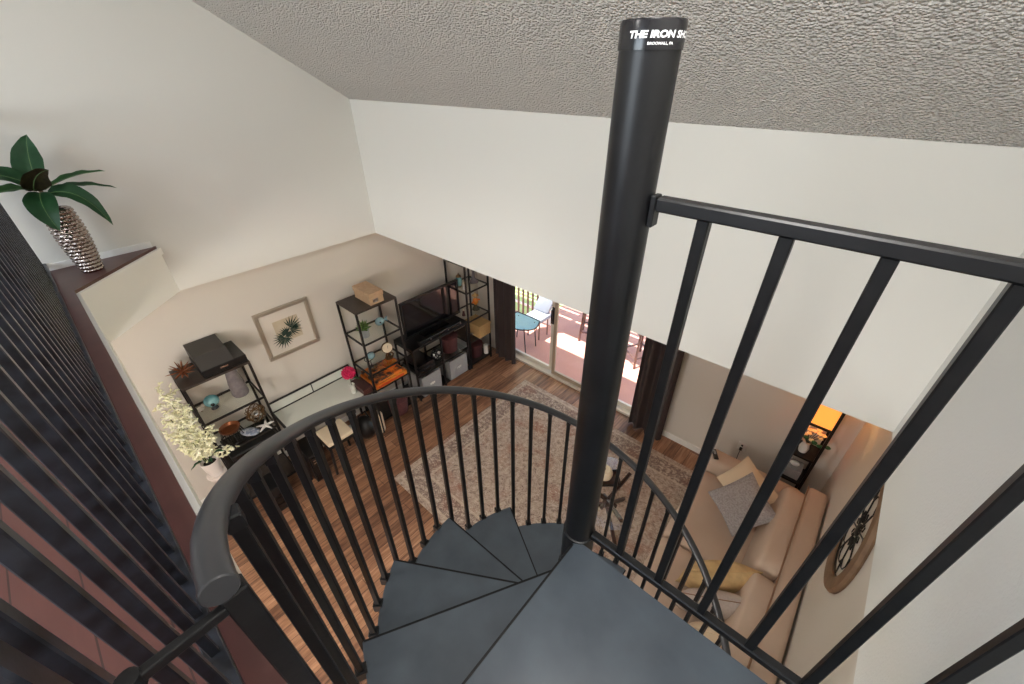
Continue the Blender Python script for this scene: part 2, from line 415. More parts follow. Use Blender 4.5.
# rear walls with a big loft window
WX0, WX1, WZ0, WZ1 = -3.4, -.3, ZL+.75, ZL+2.3
struct(MB().box(XL-T, WX0, YB-T, YB, ZL, ZTOP).box(WX1, XR+T, YB-T, YB, ZL, ZTOP).box(WX0, WX1, YB-T, YB, ZL, WZ0).box(WX0, WX1, YB-T, YB, WZ1, ZTOP).build('wall_back_upper', 'wall'))
struct(MB().box(XLL-T, XRR+T, YB-T, YB, 0, ZS).build('wall_back_lower', 'wall_low'))
w = group_root('window_1', ((WX0+WX1)/2, YB-.06, WZ0))
fr = MB()
for x in (WX0+.03, (WX0+WX1)/2, WX1-.03): fr.box(x-.03, x+.03, YB-.09, YB-.03, WZ0, WZ1)
for z in (WZ0+.03, WZ1-.03): fr.box(WX0, WX1, YB-.09, YB-.03, z-.03, z+.03)
fr.build('window_frame', 'trim', w); MB().box(WX0+.06, WX1-.06, YB-.065, YB-.058, WZ0+.06, WZ1-.06).build('pane', 'glass', w)
# loft floor slab, with the 45 degree corner at the left wall
EY = -.085
slab = [(XL, YB), (XR, YB), (XR, EY-.02), (-3.745, EY-.02), (XL, .45)]
struct(MB().prism(slab, ZL-.04, ZL-.012).build('floor_loft', 'loftfloor'))
struct(MB().prism([(x, y) for x, y in slab], ZS, ZL-.041).build('ceiling_under_loft', 'soffit'))
def offs(d): # edge line moved outwards by d
    return [(XR, EY+d), (-3.745+d*.41, EY+d), (XL, .49+d*1.41)]
def strip(d0, d1, z0, z1, name, m, x1=None):
    a, b = offs(d0), offs(d1)
    if x1 is not None: a[0] = (x1, a[0][1]); b[0] = (x1, b[0][1])
    return struct(MB().prism(a+b[::-1], z0, z1).build(name, m))
strip(-.02, 0, ZS-.003, ZL-.02, 'trim_1', 'trim')                    # fascia
strip(0, .012, ZL-.075, ZL-.022, 'trim_2', 'trim', -.345)            # lip below the cap
strip(-.075, -.006, ZL-.02, ZL, 'trim_3', 'cap', -.335)               # mahogany cap board
struct(MB().prism([(XL, EY-.09), (-3.765, EY-.09), (-3.765, EY-.03), (XL, .42)], ZL-.012, ZL-.001).build('trim_4', 'cap'))
struct(MB().box(XL, XL+.012, YB, .46, ZL-.001, ZL+.045).build('baseboard_loft', 'trim'))
# baseboards downstairs
struct(MB().box(DX1+.02, XRR, YFF-.014, YFF, 0, .085).build('baseboard_far', 'trim'))
struct(MB().box(XLL, XLL+.014, YB, YFF, 0, .085).build('baseboard_left', 'trim'))
struct(MB().box(XRR-.014, XRR, YB, YFF-.014, 0, .085).build('baseboard_right', 'trim'))

# sliding glass door
d = group_root('door_1', ((DX0+DX1)/2, YFF+.08, 0))
f = MB()
f.box(DX0, DX1, YFF+.0, YFF+.15, 0, .035); f.box(DX0, DX1, YFF+.02, YFF+.15, DZ-.05, DZ)
f.box(DX0, DX0+.05, YFF+.02, YFF+.15, 0, DZ); f.box(DX1-.05, DX1, YFF+.02, YFF+.15, 0, DZ)
f.build('door_frame', 'vinylw', d)
def sash(x0, x1, y, name, m):
    s = MB()
    s.box(x0, x0+.05, y-.018, y+.018, .036, DZ-.05).box(x1-.05, x1, y-.018, y+.018, .036, DZ-.05)
    s.box(x0+.05, x1-.05, y-.018, y+.018, .036, .10).box(x0+.05, x1-.05, y-.018, y+.018, DZ-.11, DZ-.05)
    p = s.build(name, m, d); MB().box(x0+.05, x1-.05, y-.004, y+.004, .10, DZ-.11).build('pane', 'glass', p)
    return p
p1 = sash(DX0+.05, -2.97, YFF+.11, 'door_panel', 'vinylw')
p2 = sash(-2.935, -2.12, YFF+.06, 'door_panel', 'stile')
sash(-2.16, DX1-.05, YFF+.11, 'door_panel', 'vinylw')
hn = MB(); hx = -2.985; hy = YFF+.09
hn.bar((hx, hy-.045, .93), (hx, hy-.045, 1.15), .016, .02).bar((hx, hy, .94), (hx, hy-.045, .94), .014).bar((hx, hy, 1.14), (hx, hy-.045, 1.14), .014)
hn.box(hx-.018, hx+.018, hy-.006, hy, .90, 1.18)
h = hn.build('door_handle', 'blackp', p1)

# ================================================================== SPIRAL STAIR
PX, PY = -.337, .686
PR = .0445
st = thing('spiral_staircase', (PX, PY, 0), 'black metal spiral staircase winding down around a tall centre pole', 'staircase')
RISE = .2125; NT = 13
pole = MB().lathe([(PR, 0), (PR, F0+.048)], (PX, PY, 0), 32).build('center_pole', 'iron', st, True)
MB().lathe([(.12, 0), (.12, .012), (.06, .014)], (PX, PY, 0), 28).build('base_plate', 'iron', pole, True)
MB().lathe([(.0463, F0+.0174), (.0463, F0+.0495), (.0452, F0+.0525), (.02, F0+.053), (0, F0+.053)], (PX, PY, 0), 36).build('pole_cap', 'captop', pole, True)
def lettering(txt, size, sx, zc, a0, R, bold):
    cu = bpy.data.curves.new('lettering', 'FONT'); cu.body = txt; cu.size = size; cu.extrude = 0; cu.offset = bold; cu.shear = .12; cu.resolution_u = 3
    to = bpy.data.objects.new('lettering_tmp', cu); COL.objects.link(to)
    bpy.context.view_layer.update()
    me = bpy.data.meshes.new_from_object(to.evaluated_get(bpy.context.evaluated_depsgraph_get()))
    bpy.data.objects.remove(to)
    bm = bmesh.new(); bm.from_mesh(me)
    q = MB(); q.bm.free(); q.bm = bm
    bmesh.ops.triangulate(bm, faces=bm.faces)
    bmesh.ops.subdivide_edges(bm, edges=[e for e in bm.edges if e.calc_length() > size*.25], cuts=2)
    for v in bm.verts:
        a = math.radians(a0)+v.co.x*sx/R
        v.co = Vector((PX+R*math.cos(a), PY+R*math.sin(a), zc+v.co.y))
    return q.build('lettering', 'text', pole, fixn=False)
lettering('THE IRON SHOP', .0110, 1.30, F0+.031, -104, .0466, .0005)
lettering('BROOMALL, PA', .0044, 1.2, F0+.0229, -70, .0466, .0001)

# landing plate (square quadrant) with downturned lip
lp = [(-.345, -.075), (XR-.004, -.075), (XR-.004, .65), (-.262, .65), (-.285, .60), (-.345, .60)]
lp = [(-.326, -.075), (XR-.004, -.075), (XR-.004, .652), (-.300, .652), (-.326, .635)]
land = MB().prism(lp, ZL-.012, ZL).box(-.326, -.316, -.07, .58, ZL-.055, ZL-.012).box(-.24, XR-.01, .64, .65, ZL-.055, ZL-.012)
land = land.build('landing_plate', 'tread', st)
MB().box(-.3275, -.3215, -.074, .632, ZL-.012, ZL+.0012).build('edge_shade_strip', 'iron_dark', land)  # added dark strip that draws the shadow line along the landing edge
MB().lathe([(.0495, ZL-.19), (.0495, ZL+.004), (.045, ZL+.006)], (PX, PY, 0), 28).build('pole_sleeve', 'iron', st, True)
def P2(r, a, n=0):
    a = math.radians(a)
    return (PX+r*math.cos(a)+n*math.sin(a), PY+r*math.sin(a)-n*math.cos(a))
RO = .69; RB = .698
def tread_z(k): return F0-1.617-RISE*(k-2) if k > 0 else ZL
for k in range(1, NT+1):
    a = -89.3-30*k; zt = tread_z(k)
    poly = [P2(.03, a, .006)]+[P2(RO/math.cos(0), a+i*(34/8)) for i in range(9)]+[P2(.03, a+34, -.03)]
    t = MB().prism(poly, zt-.012, zt)
    # downturned nose lip
    n0, n1 = P2(.05, a, .006), P2(RO-.01, a, -.004)
    t.bar((*n0, zt-.028), (*n1, zt-.028), .008, .034)
    n0, n1 = P2(.05, a+34, -.006), P2(RO-.01, a+34, .004)
    t.bar((*n0, zt-.028), (*n1, zt-.028), .008, .034)
    tr = t.build('tread', 'tread', st)
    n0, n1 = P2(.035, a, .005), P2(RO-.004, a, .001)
    MB().bar((*n0, zt-.004), (*n1, zt-.004), .006, .0105).build('edge_shade_strip', 'iron_dark', tr)  # dark strip added in place of the shadow line at each tread edge
    MB().lathe([(.055, zt-RISE+.005), (.055, zt+.003)], (PX, PY, 0), 24).build('hub', 'iron', tr, True)
# handrail following the measured helix
am = [-89, -95, -105, -120, -135, -150, -174, -193, -210, -224, -233, -251, -263, -272, -288, -301, -318]
zm = [-.393, -.403, -.466, -.587, -.704, -.815, -.985, -1.115, -1.231, -1.352, -1.425, -1.545, -1.625, -1.697, -1.825, -1.935, -2.065]
co = np.polyfit(am[3:], zm[3:], 3)
def railz(a):
    def raw(t):
        if t < -318: return float(np.polyval(co, -318))+(t+318)*RISE/30
        if t < -125: return float(np.polyval(co, t))
        return float(np.interp(-t, [89, 95, 105, 120, 125], [-.393, -.403, -.466, -.587, float(np.polyval(co, -125))]))
    if a > -95: return F0+raw(a)
    return F0+sum(raw(min(-89, a+d)) for d in (-4, -2, 0, 2, 4))/5
RR = .70
def rail_r(a): return float(np.interp(-a, [89, 92, 95, 100, 105, 110, 114], [.7258, .7230, .7195, .711, .7035, .7005, .70]))
hp = []
a = -89.
while a > -479:
    hp.append((*P2(rail_r(a), a), railz(a))); a -= 3
hr = MB().tube(hp, .016, 14).build('handrail', 'vinyl', st, True)
v0 = Vector(hp[0]); dv = (Vector(hp[0])-Vector(hp[1])).normalized()
MB().lathe([(.0166, -.004), (.0166, .002), (.0152, .0035), (0, .0035)], v0, 20, dv).build('end_cap', 'vinyl', hr, True)
# balusters, four per tread
j = -3
while True:
    a = -121.2-7.5*j
    if a < -477: break
    k = math.ceil((-91.2-a)/30-1e-6); k = max(1, k)
    zt = tread_z(k)
    corner = (j % 4 == 0)
    zb = zt-RISE+.0 if corner and k < NT else zt-.03
    if corner and k >= NT: zb = .0
    x, y = P2(RB+.002, a)
    u = Vector((math.cos(math.radians(a)), math.sin(math.radians(a)), 0)); v = Vector((-u.y, u.x, 0))
    ztop = railz(a)-.008; xr, yr = P2(rail_r(a), a)
    b = MB().obox((x, y, (zb+ztop)/2), u*.0085, v*.0085, (0, 0, (ztop-zb)/2), .0015, 1)
    b = b.build('baluster', 'iron_dark', st)
    if True:
        if not corner: MB().obox((x, y, zt-.012), u*.0165, v*.015, (0, 0, .02), .002, 1).build('foot_bracket', 'iron', b)
        MB().obox((x, y, ztop-.012), u*.0105, v*.0105, (0, 0, .014), .002, 1).build('collar', 'iron', b)
    j += 1
# newel at the head of the handrail, and the short tie bar back to the loft railing
nx, ny = -.331, -.028
nz = railz(-89.5)-.008
nw = MB().box(nx-.010, nx+.010, -.046, -.022, ZL-.03, nz-.008, .002, 1).build('newel_post', 'iron_dark', st)
MB().bar((nx+.006, -.044, F0-.424), (nx+.008, -.112, F0-.424), .010, .012, bev=.002).lathe([(.0, -.009), (.009, -.008), (.009, .008), (.0, .009)], (nx+.008, -.118, F0-.424), 16).build('tie_bar', 'iron_dark', nw)

# landing guard rail up to the right wall
GY = .686
g = thing('landing_guardrail', (.1, GY, ZL), 'black metal guardrail with square bars from pole to right wall', 'railing')
gt = MB().box(-.281, XR-.001, GY-.0135, GY+.0135, F0-.2036, F0-.181, .003, 1).build('top_rail', 'iron', g)
MB().box(-.2915, -.281, GY-.012, GY+.012, F0-.232, F0-.179, .002, 1).build('bracket', 'iron', gt)
MB().box(-.2915, XR-.001, GY-.0125, GY+.0125, F0-1.190, F0-1.167, .003, 1).build('bottom_rail', 'iron', g)
for i in range(6):
    x = -.2005+i*.1169
    MB().box(x-.0097, x+.0097, GY-.0097, GY+.0097, F0-1.168, F0-.203, .002, 1).build('baluster', 'iron_dark', g)

# loft railing along the loft edge
LY = -.174
lr = thing('loft_railing', (-2.3, LY, ZL), 'long black railing of close square balusters along the loft edge', 'railing')
MB().box(XL+.001, nx-.03, LY-.022, LY+.022, ZL+.03, ZL+.055, .003, 1).build('bottom_rail', 'loftrail', lr)
MB().box(XL+.001, nx-.03, LY-.03, LY+.03, ZL+.985, ZL+1.02, .006, 1).build('top_rail', 'loftrail', lr)
i = 0
while True:
    x = -.433-.1215*i
    if x < XL+.05: break
    MB().box(x-.010, x+.010, LY-.010, LY+.010, ZL+.05, ZL+.99, .002, 1).build('baluster', 'loftrail', lr)
    i += 1
MB().box(nx-.05, nx-.018, LY-.016, LY+.016, ZL-.012, ZL+1.02, .003, 1).build('end_post', 'loftrail', lr)

# ================================================================== LEDGE PLANT
vx, vy = -4.09, .055
pt = thing('potted_plant', (vx, vy, ZL), 'broad-leaved magnolia plant in hammered silver vase on dark loft ledge', 'plant')
prof = [(.0, 0), (.058, 0)]
for i in range(0, 121):
    z = i/120*.43
    prof.append((.06+.027*math.sin(min(1, z/.30)*PI/2)-.010*max(0, (z-.3)/.13), z+.004))
prof += [(.066, .44), (.058, .43), (.052, .36), (0, .36)]
def scal(k, z, n):
    if z < .005 or z > .432: return 1
    q = z/.0255; row = int(q); t = q-row
    c = abs(math.cos(PI*(k+(4 if row % 2 else 0))/8))
    return .95+.13*math.sin(PI*min(1, t*1.15))*(.25+.75*c)
MB().lathe(prof, (vx, vy, ZL), 112, None, scal).build('vase', 'silver', pt, True)
top = Vector((vx, vy, ZL+.44))
MB().tube([(vx, vy, ZL+.36), (vx+.01, vy-.01, ZL+.50), (vx+.02, vy-.02, ZL+.585)], .010, 8).build('stem', 'branch', pt, True)
def leaf(base, mid, tip, w, nrm, fold=.18, n=12, m=6):
    base, mid, tip, nrm = map(Vector, (base, mid, tip, nrm))
    q = MB()
    def sp(t):
        c = 2*mid-.5*(base+tip)
        return (1-t)**2*base+2*t*(1-t)*c+t*t*tip
    def fn(u, v):
        p = sp(u); tg = (sp(min(1, u+.02))-sp(max(0, u-.02))).normalized()
        sd = tg.cross(nrm).normalized(); up = sd.cross(tg).normalized()
        wd = w*(math.sin(PI*min(1, u*.97+.03)**.85)**.8)*(1-.25*u)+.003*(1-u)
        s = (v-.5)*2
        return p+sd*s*wd*.5+up*(abs(s)*wd*fold+.004*math.sin(u*22)*s*s)
    q.grid(fn, n, m)
    r = bmesh.ops.solidify(q.bm, geom=list(q.bm.faces), thickness=.0016)
    return q
def H(x, y, z): return (x, y, z+F0)
LB = H(-4.08, .04, -.63)
leaves = [
    (LB, H(-4.16, .075, -.47), H(-4.18, .128, -.335), .175, (1, -.5, -.1), 'leaf'),
    (H(-4.07, .06, -.64), H(-4.04, .22, -.58), H(-4.0, .385, -.568), .085, (.2, -.1, 1), 'leafb'),
    (H(-4.08, .07, -.66), H(-4.11, .24, -.65), H(-4.12, .41, -.70), .075, (.3, -.1, 1), 'leaf'),
    (H(-4.05, .07, -.66), H(-3.985, .20, -.70), H(-3.95, .275, -.90), .12, (.8, .2, .6), 'leaf'),
    (H(-4.05, .03, -.65), H(-3.9, .005, -.72), H(-3.85, .012, -.85), .165, (1, -.1, .35), 'leaf'),
    (LB, H(-4.09, -.09, -.53), H(-4.1, -.24, -.50), .14, (.5, .1, .8), 'leaf'),
    (H(-4.06, .02, -.64), H(-3.97, -.09, -.60), H(-3.95, -.25, -.63), .10, (.4, 0, 1), 'leafb'),
    (H(-4.03, .01, -.63), H(-3.96, .055, -.545), H(-3.95, .125, -.515), .15, (1, .1, -.5), 'leafd'),
]
for b_, m_, t_, w_, n_, mt in leaves:
    lf = leaf(b_, m_, t_, w_, n_).build('leaf', mt, pt, True)
    B_, Mi, Tp = Vector(b_), Vector(m_), Vector(t_); cc_ = 2*Mi-.5*(B_+Tp)
    rib = [(1-u)**2*B_+2*u*(1-u)*cc_+u*u*Tp for u in [i/9 for i in range(10)]]
    MB().tube(rib, [.0035*(1-.75*i/9) for i in range(10)], 6).build('midrib', 'rib', lf, True)

# ================================================================== SHELVING
def etagere(x0, x1, y0, y1, top, shelves, low, label):
    t = thing('etagere_shelf', ((x0+x1)/2, (y0+y1)/2, 0), label, 'shelf', 'black etageres along the left wall')
    w = .011
    fr = MB()
    for x in (x0+w, x1-w):
        for y in (y0+w, y1-w):
            MB().box(x-w, x+w, y-w, y+w, 0, top-.02).build('post', 'shelfmetal', t)
    MB().box(x0, x1, y0, y1, top-.022, top, .002, 1).build('top_panel', 'shelftop', t)
    for z in shelves:
        f = MB()
        for x in (x0+w, x1-w): f.box(x-w*.8, x+w*.8, y0+2*w, y1-2*w, z-.018, z)
        for y in (y0+w, y1-w): f.box(x0+2*w, x1-2*w, y-w*.8, y+w*.8, z-.018, z)
        f = f.build('shelf_frame', 'shelfmetal', t)
        if z not in low:
            MB().box(x0+w*1.9, x1-w*1.9, y0+w*1.9, y1-w*1.9, z-.008, z-.001).build('glass_shelf', 'shelfglass', f)
        else:
            MB().box(x0+w*1.9, x1-w*1.9, y0+w*1.9, y1-w*1.9, z-.016, z-.001).build('shelf_board', 'shelftop', f)
    return t
EL = etagere(-4.45, -4.04, .135, .705, 1.70, [1.252, .84, .655, .10], (.655, .10), 'black metal etagere under a printer, beside the cream flowers')
EM = etagere(-4.43, -3.99, 1.828, 2.378, 1.755, [1.312, .86, .60, .08], (.60, .08), 'black metal etagere with tan box on top, left of the television')
ER = etagere(-4.43, -3.99, 3.497, 3.962, 1.775, [1.352, .875, .50, .08], (.50, .08), 'black metal etagere between television and dark curtain')
# TV stand
ts = thing('tv_stand', (-4.21, 2.94, 0), 'low black television stand with cube shelves holding two grey bins', 'tv stand')
SX0, SX1, SY0, SY1, STZ = -4.43, -3.99, 2.47, 3.475, .897
MB().box(SX0, SX1, SY0, SY1, STZ-.03, STZ, .003, 1).build('top_panel', 'blackp', ts)
for y in (SY0+.012, (SY0+SY1)/2-.012, SY1-.012):
    p = MB()
    for x in (SX0+.012, SX1-.012): p.box(x-.012, x+.012, y-.012, y+.012, 0, STZ-.03)
    p.box(SX0+.024, SX1-.024, y-.01, y+.01, .03, .05); p.box(SX0+.024, SX1-.024, y-.01, y+.01, STZ-.06, STZ-.031)
    p.build('leg_frame', 'shelfmetal', ts)
f = MB(); f.box(SX1-.022, SX1-.002, SY0+.024, SY1-.024, .415, .433); f.box(SX0+.002, SX0+.022, SY0+.024, SY1-.024, .415, .433)
f = f.build('shelf_frame', 'shelfmetal', ts)
MB().box(SX0+.022, SX1-.022, SY0+.024, SY1-.024, .42, .432).build('glass_shelf', 'shelfglass', f)
MB().box(SX0+.002, SX1-.002, SY0+.024, SY1-.024, .03, .048).build('bottom_shelf', 'shelfmetal', ts)

# television
tv = thing('television', (-4.2, 3.03, STZ), 'large black flat screen television standing on the low black stand', 'television')
MB().box(-4.235, -4.195, 2.53, 3.535, .955, 1.508, .004, 1).build('bezel', 'blackp', tv)
MB().box(-4.196, -4.193, 2.556, 3.509, .995, 1.482).build('screen', 'tv', tv)
MB().box(-4.30, -4.08, 2.80, 3.26, STZ, STZ+.014, .004, 1).box(-4.23, -4.2, 2.97, 3.09, STZ+.014, .96).build('foot', 'blackg', tv)
sbar = thing('soundbar', (-4.06, 3.0, STZ), 'slim black soundbar lying in front of the television', 'speaker')
MB().box(-4.078, -4.005, 2.62, 3.38, STZ, STZ+.058, .008, 2).build('body', 'blackp', sbar)
MB().box(-4.006, -4.002, 2.66, 3.34, STZ+.008, STZ+.05).build('grille', 'blackg', sbar)
for y in (2.80, 3.12): MB().lathe([(.011, 0), (.011, .003)], (-4.003, y, STZ+.03), 12, (1, 0, 0)).build('button', 'chrome', sbar)

def bin_(y0, y1, label):
    t = thing('storage_bin', (-4.19, (y0+y1)/2, .048), label, 'bin', 'grey fabric bins under the television')
    b = MB()
    x0, x1, z0, z1, w = -4.37, -3.975, .0485, .385, .012
    b.box(x0, x1, y0, y1, z0, z0+w).box(x0, x0+w, y0, y1, z0, z1).box(x1-w, x1, y0, y1, z0, z1).box(x0, x1, y0, y0+w, z0, z1).box(x0, x1, y1-w, y1, z0, z1)
    b.build('box', 'greybox', t)
    MB().box(x1-.0, x1+.006, (y0+y1)/2-.045, (y0+y1)/2+.045, .20, .235, .003, 1).lathe([(.02, 0), (.02, .01)], (x1, (y0+y1)/2, .218), 14, (1, 0, 0)).build('handle', 'plastic', t)
    return t
bin_(2.535, 2.87, 'grey fabric bin under the black media player, left of the two')
bin_(3.045, 3.40, 'grey fabric bin under the maroon basket, right of the two')

def basket(c, r, h, label, lid=True):
    t = thing('round_basket', c, label, 'basket', 'maroon wicker baskets')
    prof = [(0, 0), (r*.86, 0), (r*.9, .01), (r, h*.8), (r, h)]
    if not lid: prof += [(r-.012, h), (r*.85, .02), (0, .02)]
    else: prof += [(0, h)]
    MB().lathe(prof, c, 30).build('basket_body', 'maroon', t, True)
    if lid:
        MB().lathe([(r*1.04, h+.0005), (r*1.05, h+.035), (r*.9, h+.045), (0, h+.05)], c, 30).build('lid', 'maroon', t, True)
    return t
basket((-4.19, 3.245, .433), .135, .22, 'maroon round lidded basket on the stand shelf above right grey bin')
basket((-4.16, 3.745, .0805), .125, .20, 'maroon round basket at the bottom of the etagere by the curtain')
basket((-3.99, 2.11, .0805), .13, .20, 'maroon round basket low at the foot of the left etagere')
mp = thing('media_player', (-4.2, 2.70, .433), 'black video player on stand shelf above the left grey bin', 'player')
MB().box(-4.38, -4.01, 2.51, 2.83, .4335, .50, .005, 1).build('case', 'blackp', mp)
MB().box(-4.38, -4.03, 2.54, 2.82, .5005, .565, .005, 1).build('upper_case', 'blackg', mp)
MB().box(-4.010, -4.005, 2.56, 2.74, .45, .48).build('display', 'blackg', mp)
sp = thing('patterned_sphere', (-4.11, 2.945, .433), 'black and white patterned openwork sphere beside the maroon basket', 'ornament')
q = MB()
for i in range(9):
    ax = Vector((random.gauss(0, 1), random.gauss(0, 1), random.gauss(0, 1))).normalized(); u = ax.orthogonal().normalized(); v = ax.cross(u)
    q.tube([Vector((-4.115, 2.945, .433+.096))+(u*math.cos(t*PI/12)+v*math.sin(t*PI/12))*.086 for t in range(24)], .0085, 6, True)
q.build('strips', 'blackp', sp, True)
MB().ball((-4.115, 2.945, .433+.096), .074).build('core', 'whiteclay', sp, True)

# ---- things on the etagere under the television side (middle one)
tb = thing('storage_box', (-4.19, 2.125, 1.755), 'tan cardboard storage box on top of the left-hand etagere', 'box')
MB().box(-4.36, -4.02, 2.05, 2.225, 1.7555, 1.86).build('box', 'tan', tb)
MB().box(-4.367, -4.013, 2.043, 2.232, 1.845, 1.905, .003, 1).build('lid', 'tan', tb)
MB().box(-4.0195, -4.014, 2.085, 2.155, 1.782, 1.825, .002, 1).ball((-4.012, 2.12, 1.79), .008).build('label_holder', 'chrome', tb)
su = thing('potted_succulent', (-4.17, 1.965, 1.312), 'small green succulent in grey pot on the upper etagere shelf', 'plant')
MB().lathe([(0, 0), (.052, 0), (.066, .115), (.058, .115), (.055, .095), (0, .095)], (-4.17, 1.965, 1.312), 20).build('pot', 'greypot', su, True)
q = MB()
for i in range(30):
    a = i*2.4; e = .25+1.2*(i/30); l = .10+.03*random.random()
    dirv = Vector((math.cos(a)*math.cos(e), math.sin(a)*math.cos(e), math.sin(e)))
    b0 = Vector((-4.17, 1.965, 1.41)); q.tube([b0, b0+dirv*l*.5, b0+dirv*l], [.011, .013, .001], 6)
q.build('leaves', 'succ', su, True)
bb = thing('fish_ornament', (-4.25, 2.235, 1.312), 'pale blue glass fish ornament on the shelf beside the succulent', 'ornament')
MB().ball((-4.25, 2.235, 1.372), .05, .062, .055).build('body', 'paleblue', bb, True)
MB().poly3([(-4.25, 2.285, 1.372), (-4.25, 2.345, 1.41), (-4.25, 2.335, 1.372), (-4.25, 2.345, 1.335)], (.008, 0, 0)).build('tail', 'paleblue', bb)
MB().ball((-4.201, 2.215, 1.382), .010).build('eye', 'blackp', bb, True)
ck = thing('desk_clock', (-4.15, 2.205, .86), 'round cream dial clock on bronze feet, on the middle etagere shelf', 'clock')
cc = Vector((-4.15, 2.205, .86+.165)); ax = Vector((.94, -.25, .2)).normalized()
MB().lathe([(0, -.018), (.072, -.016), (.076, 0), (.072, .014), (.066, .012)], cc, 28, ax).build('case', 'bronze', ck, True)
MB().lathe([(.066, .011), (.066, .0135)], cc, 28, ax).build('dial', 'cream', ck)
hd = MB(); c2 = cc+ax*.0155
hd.bar(c2, c2+Vector((0.0, .014, .034)), .004, .002).bar(c2, c2+Vector((0, .034, -.008)), .004, .002); hd.build('hands', 'blackp', ck)
q = MB(); q.lathe([(.05, 0), (.05, .012), (.012, .02), (.012, .06), (.02, .09)], (-4.15, 2.205, .8605), 16).tube([(-4.13, 2.16, .875), (-4.12, 2.15, .92), (-4.14, 2.18, .95)], .009, 7).tube([(-4.13, 2.25, .875), (-4.12, 2.26, .92), (-4.14, 2.23, .95)], .009, 7).build('stand', 'bronze', ck, True)
wg = thing('globe_ornament', (-4.15, 1.945, .86), 'small blue-white globe in a dark wire ring beside the clock', 'ornament')
MB().ball((-4.15, 1.965, 1.03), .05).build('globe', 'paleblue', wg, True)
q = MB(); q.tube([Vector((-4.15, 1.945, 1.02))+Vector((.02*math.sin(t*PI/12), .075*math.cos(t*PI/12), .075*math.sin(t*PI/12))) for t in range(24)], .005, 6, True)
q.tube([(-4.15, 1.945, .948), (-4.15, 1.945, .875)], .006, 6).lathe([(.04, 0), (.035, .012), (0, .016)], (-4.15, 1.945, .8605), 16).build('stand', 'blackp', wg, True)
dr = thing('bird_figurine', (-4.05, 1.90, .86), 'tiny dark bird figurine at the front of the clock shelf', 'figurine')
MB().ball((-4.05, 1.905, .90), .016, .028, .018).ball((-4.05, 1.935, .922), .012).tube([(-4.05, 1.88, .902), (-4.05, 1.845, .925)], [.010, .003], 6).build('body', 'bronze', dr, True)
MB().tube([(-4.05, 1.90, .861), (-4.05, 1.90, .885)], .003, 5).tube([(-4.05, 1.915, .861), (-4.05, 1.91, .885)], .003, 5).build('legs', 'blackp', dr)
dv_ = thing('glass_dish', (-4.28, 2.31, .86), 'pale blue glass dish at the back of the clock shelf', 'dish')
MB().lathe([(0, 0), (.03, 0), (.05, .05), (.052, .09), (.046, .09), (.042, .05), (0, .012)], (-4.28, 2.30, .8605), 20).build('bowl', 'paleblue', dv_, True)
MB().lathe([(.0535, .088), (.0535, .094), (.044, .094)], (-4.28, 2.30, .8605), 20, cap=False).build('rim', 'whitecer', dv_, True)
# orange boxes on the lowest visible shelf
for n, (y0, y1, z0, z1, m, lab) in enumerate([(1.865, 2.34, .6005, .655, 'orange', 'wide orange box lying flat at the bottom of a stack of two'),
                                             (1.89, 2.30, .6555, .70, 'orangemix', 'patterned orange and black box lying on the wide orange box')]):
    t = thing('flat_box', (-4.2, (y0+y1)/2, z0), lab, 'box', 'orange boxes on the etagere')
    MB().box(-4.39, -4.0-.02*n, y0, y1, z0, z1, .003, 1).build('box', m, t)
    MB().box(-4.0-.02*n, -3.997-.02*n, y0+.03, y1-.05, z0+.012, z1-.012).build('front_print', 'orangered' if n == 0 else 'orange', t)
t = thing('orange_bowl', (-4.14, 2.13, .7005), 'orange lacquer bowl standing on the orange boxes', 'bowl')
MB().lathe([(0, 0), (.05, 0), (.09, .05), (.10, .085), (.093, .085), (.08, .05), (0, .015)], (-4.16, 2.2, .7005), 24).build('body', 'orange', t, True)
MB().lathe([(.101, .083), (.101, .089), (.092, .089)], (-4.16, 2.2, .7005), 24, cap=False).build('rim', 'orangered', t, True)
for n, (x, y, r, lab) in enumerate([(-4.06, 2.22, .055, 'grey beach stone at the left of the low etagere shelf'), (-4.05, 2.32, .045, 'smaller beige beach stone nearest the television stand')]):
    pass

# ---- right etagere things
tl = thing('lantern', (-4.25, 3.60, 1.352), 'small teal glass lantern high on the etagere by the curtain', 'lantern')
MB().lathe([(.04, 0), (.045, .01), (.042, .02)], (-4.25, 3.60, 1.3525), 16).lathe([(.042, .16), (.03, .18), (.008, .20), (.008, .215)], (-4.25, 3.60, 1.3525), 16).build('frame', 'bronze', tl, True)
MB().lathe([(.036, .0205), (.05, .09), (.036, .1595)], (-4.25, 3.60, 1.3525), 16).build('glass_body', 'teal', tl, True)
for nm, (x, y, z), lab, m in (('angel_figurine', (-4.12, 3.585, 1.352), 'tiny white figurine in front of the teal lantern', 'whiteclay'), ('purple_figurine', (-4.2, 3.60, .875), 'tiny plum coloured figurine beside the television edge', 'maroon')):
    t = thing(nm, (x, y, z), lab, 'figurine')
    MB().lathe([(.028, 0), (.018, .04), (.014, .075), (.0, .085)], (x, y, z+.0005), 14).build('body', m, t, True)
    MB().ball((x, y, z+.098), .015).build('head', 'cream', t, True)
t = thing('hanging_bell', (-4.2, 3.875, 1.352), 'grey bell-shaped ornament on the top shelf of the right etagere', 'ornament')
MB().lathe([(.075, .0), (.07, .012), (.05, .03), (.022, .08), (.018, .16), (.045, .24), (.07, .27), (.0, .28)], (-4.2, 3.85, 1.3525), 20).build('body', 'greyvase', t, True)
MB().lathe([(.0, .28), (.012, .282), (.012, .30), (0, .31)], (-4.2, 3.85, 1.3525), 12).build('knob', 'bronze', t, True)
t = thing('scarecrow_figure', (-4.2, 3.86, .875), 'orange harvest doll with dark skirt on the middle right etagere shelf', 'figurine')
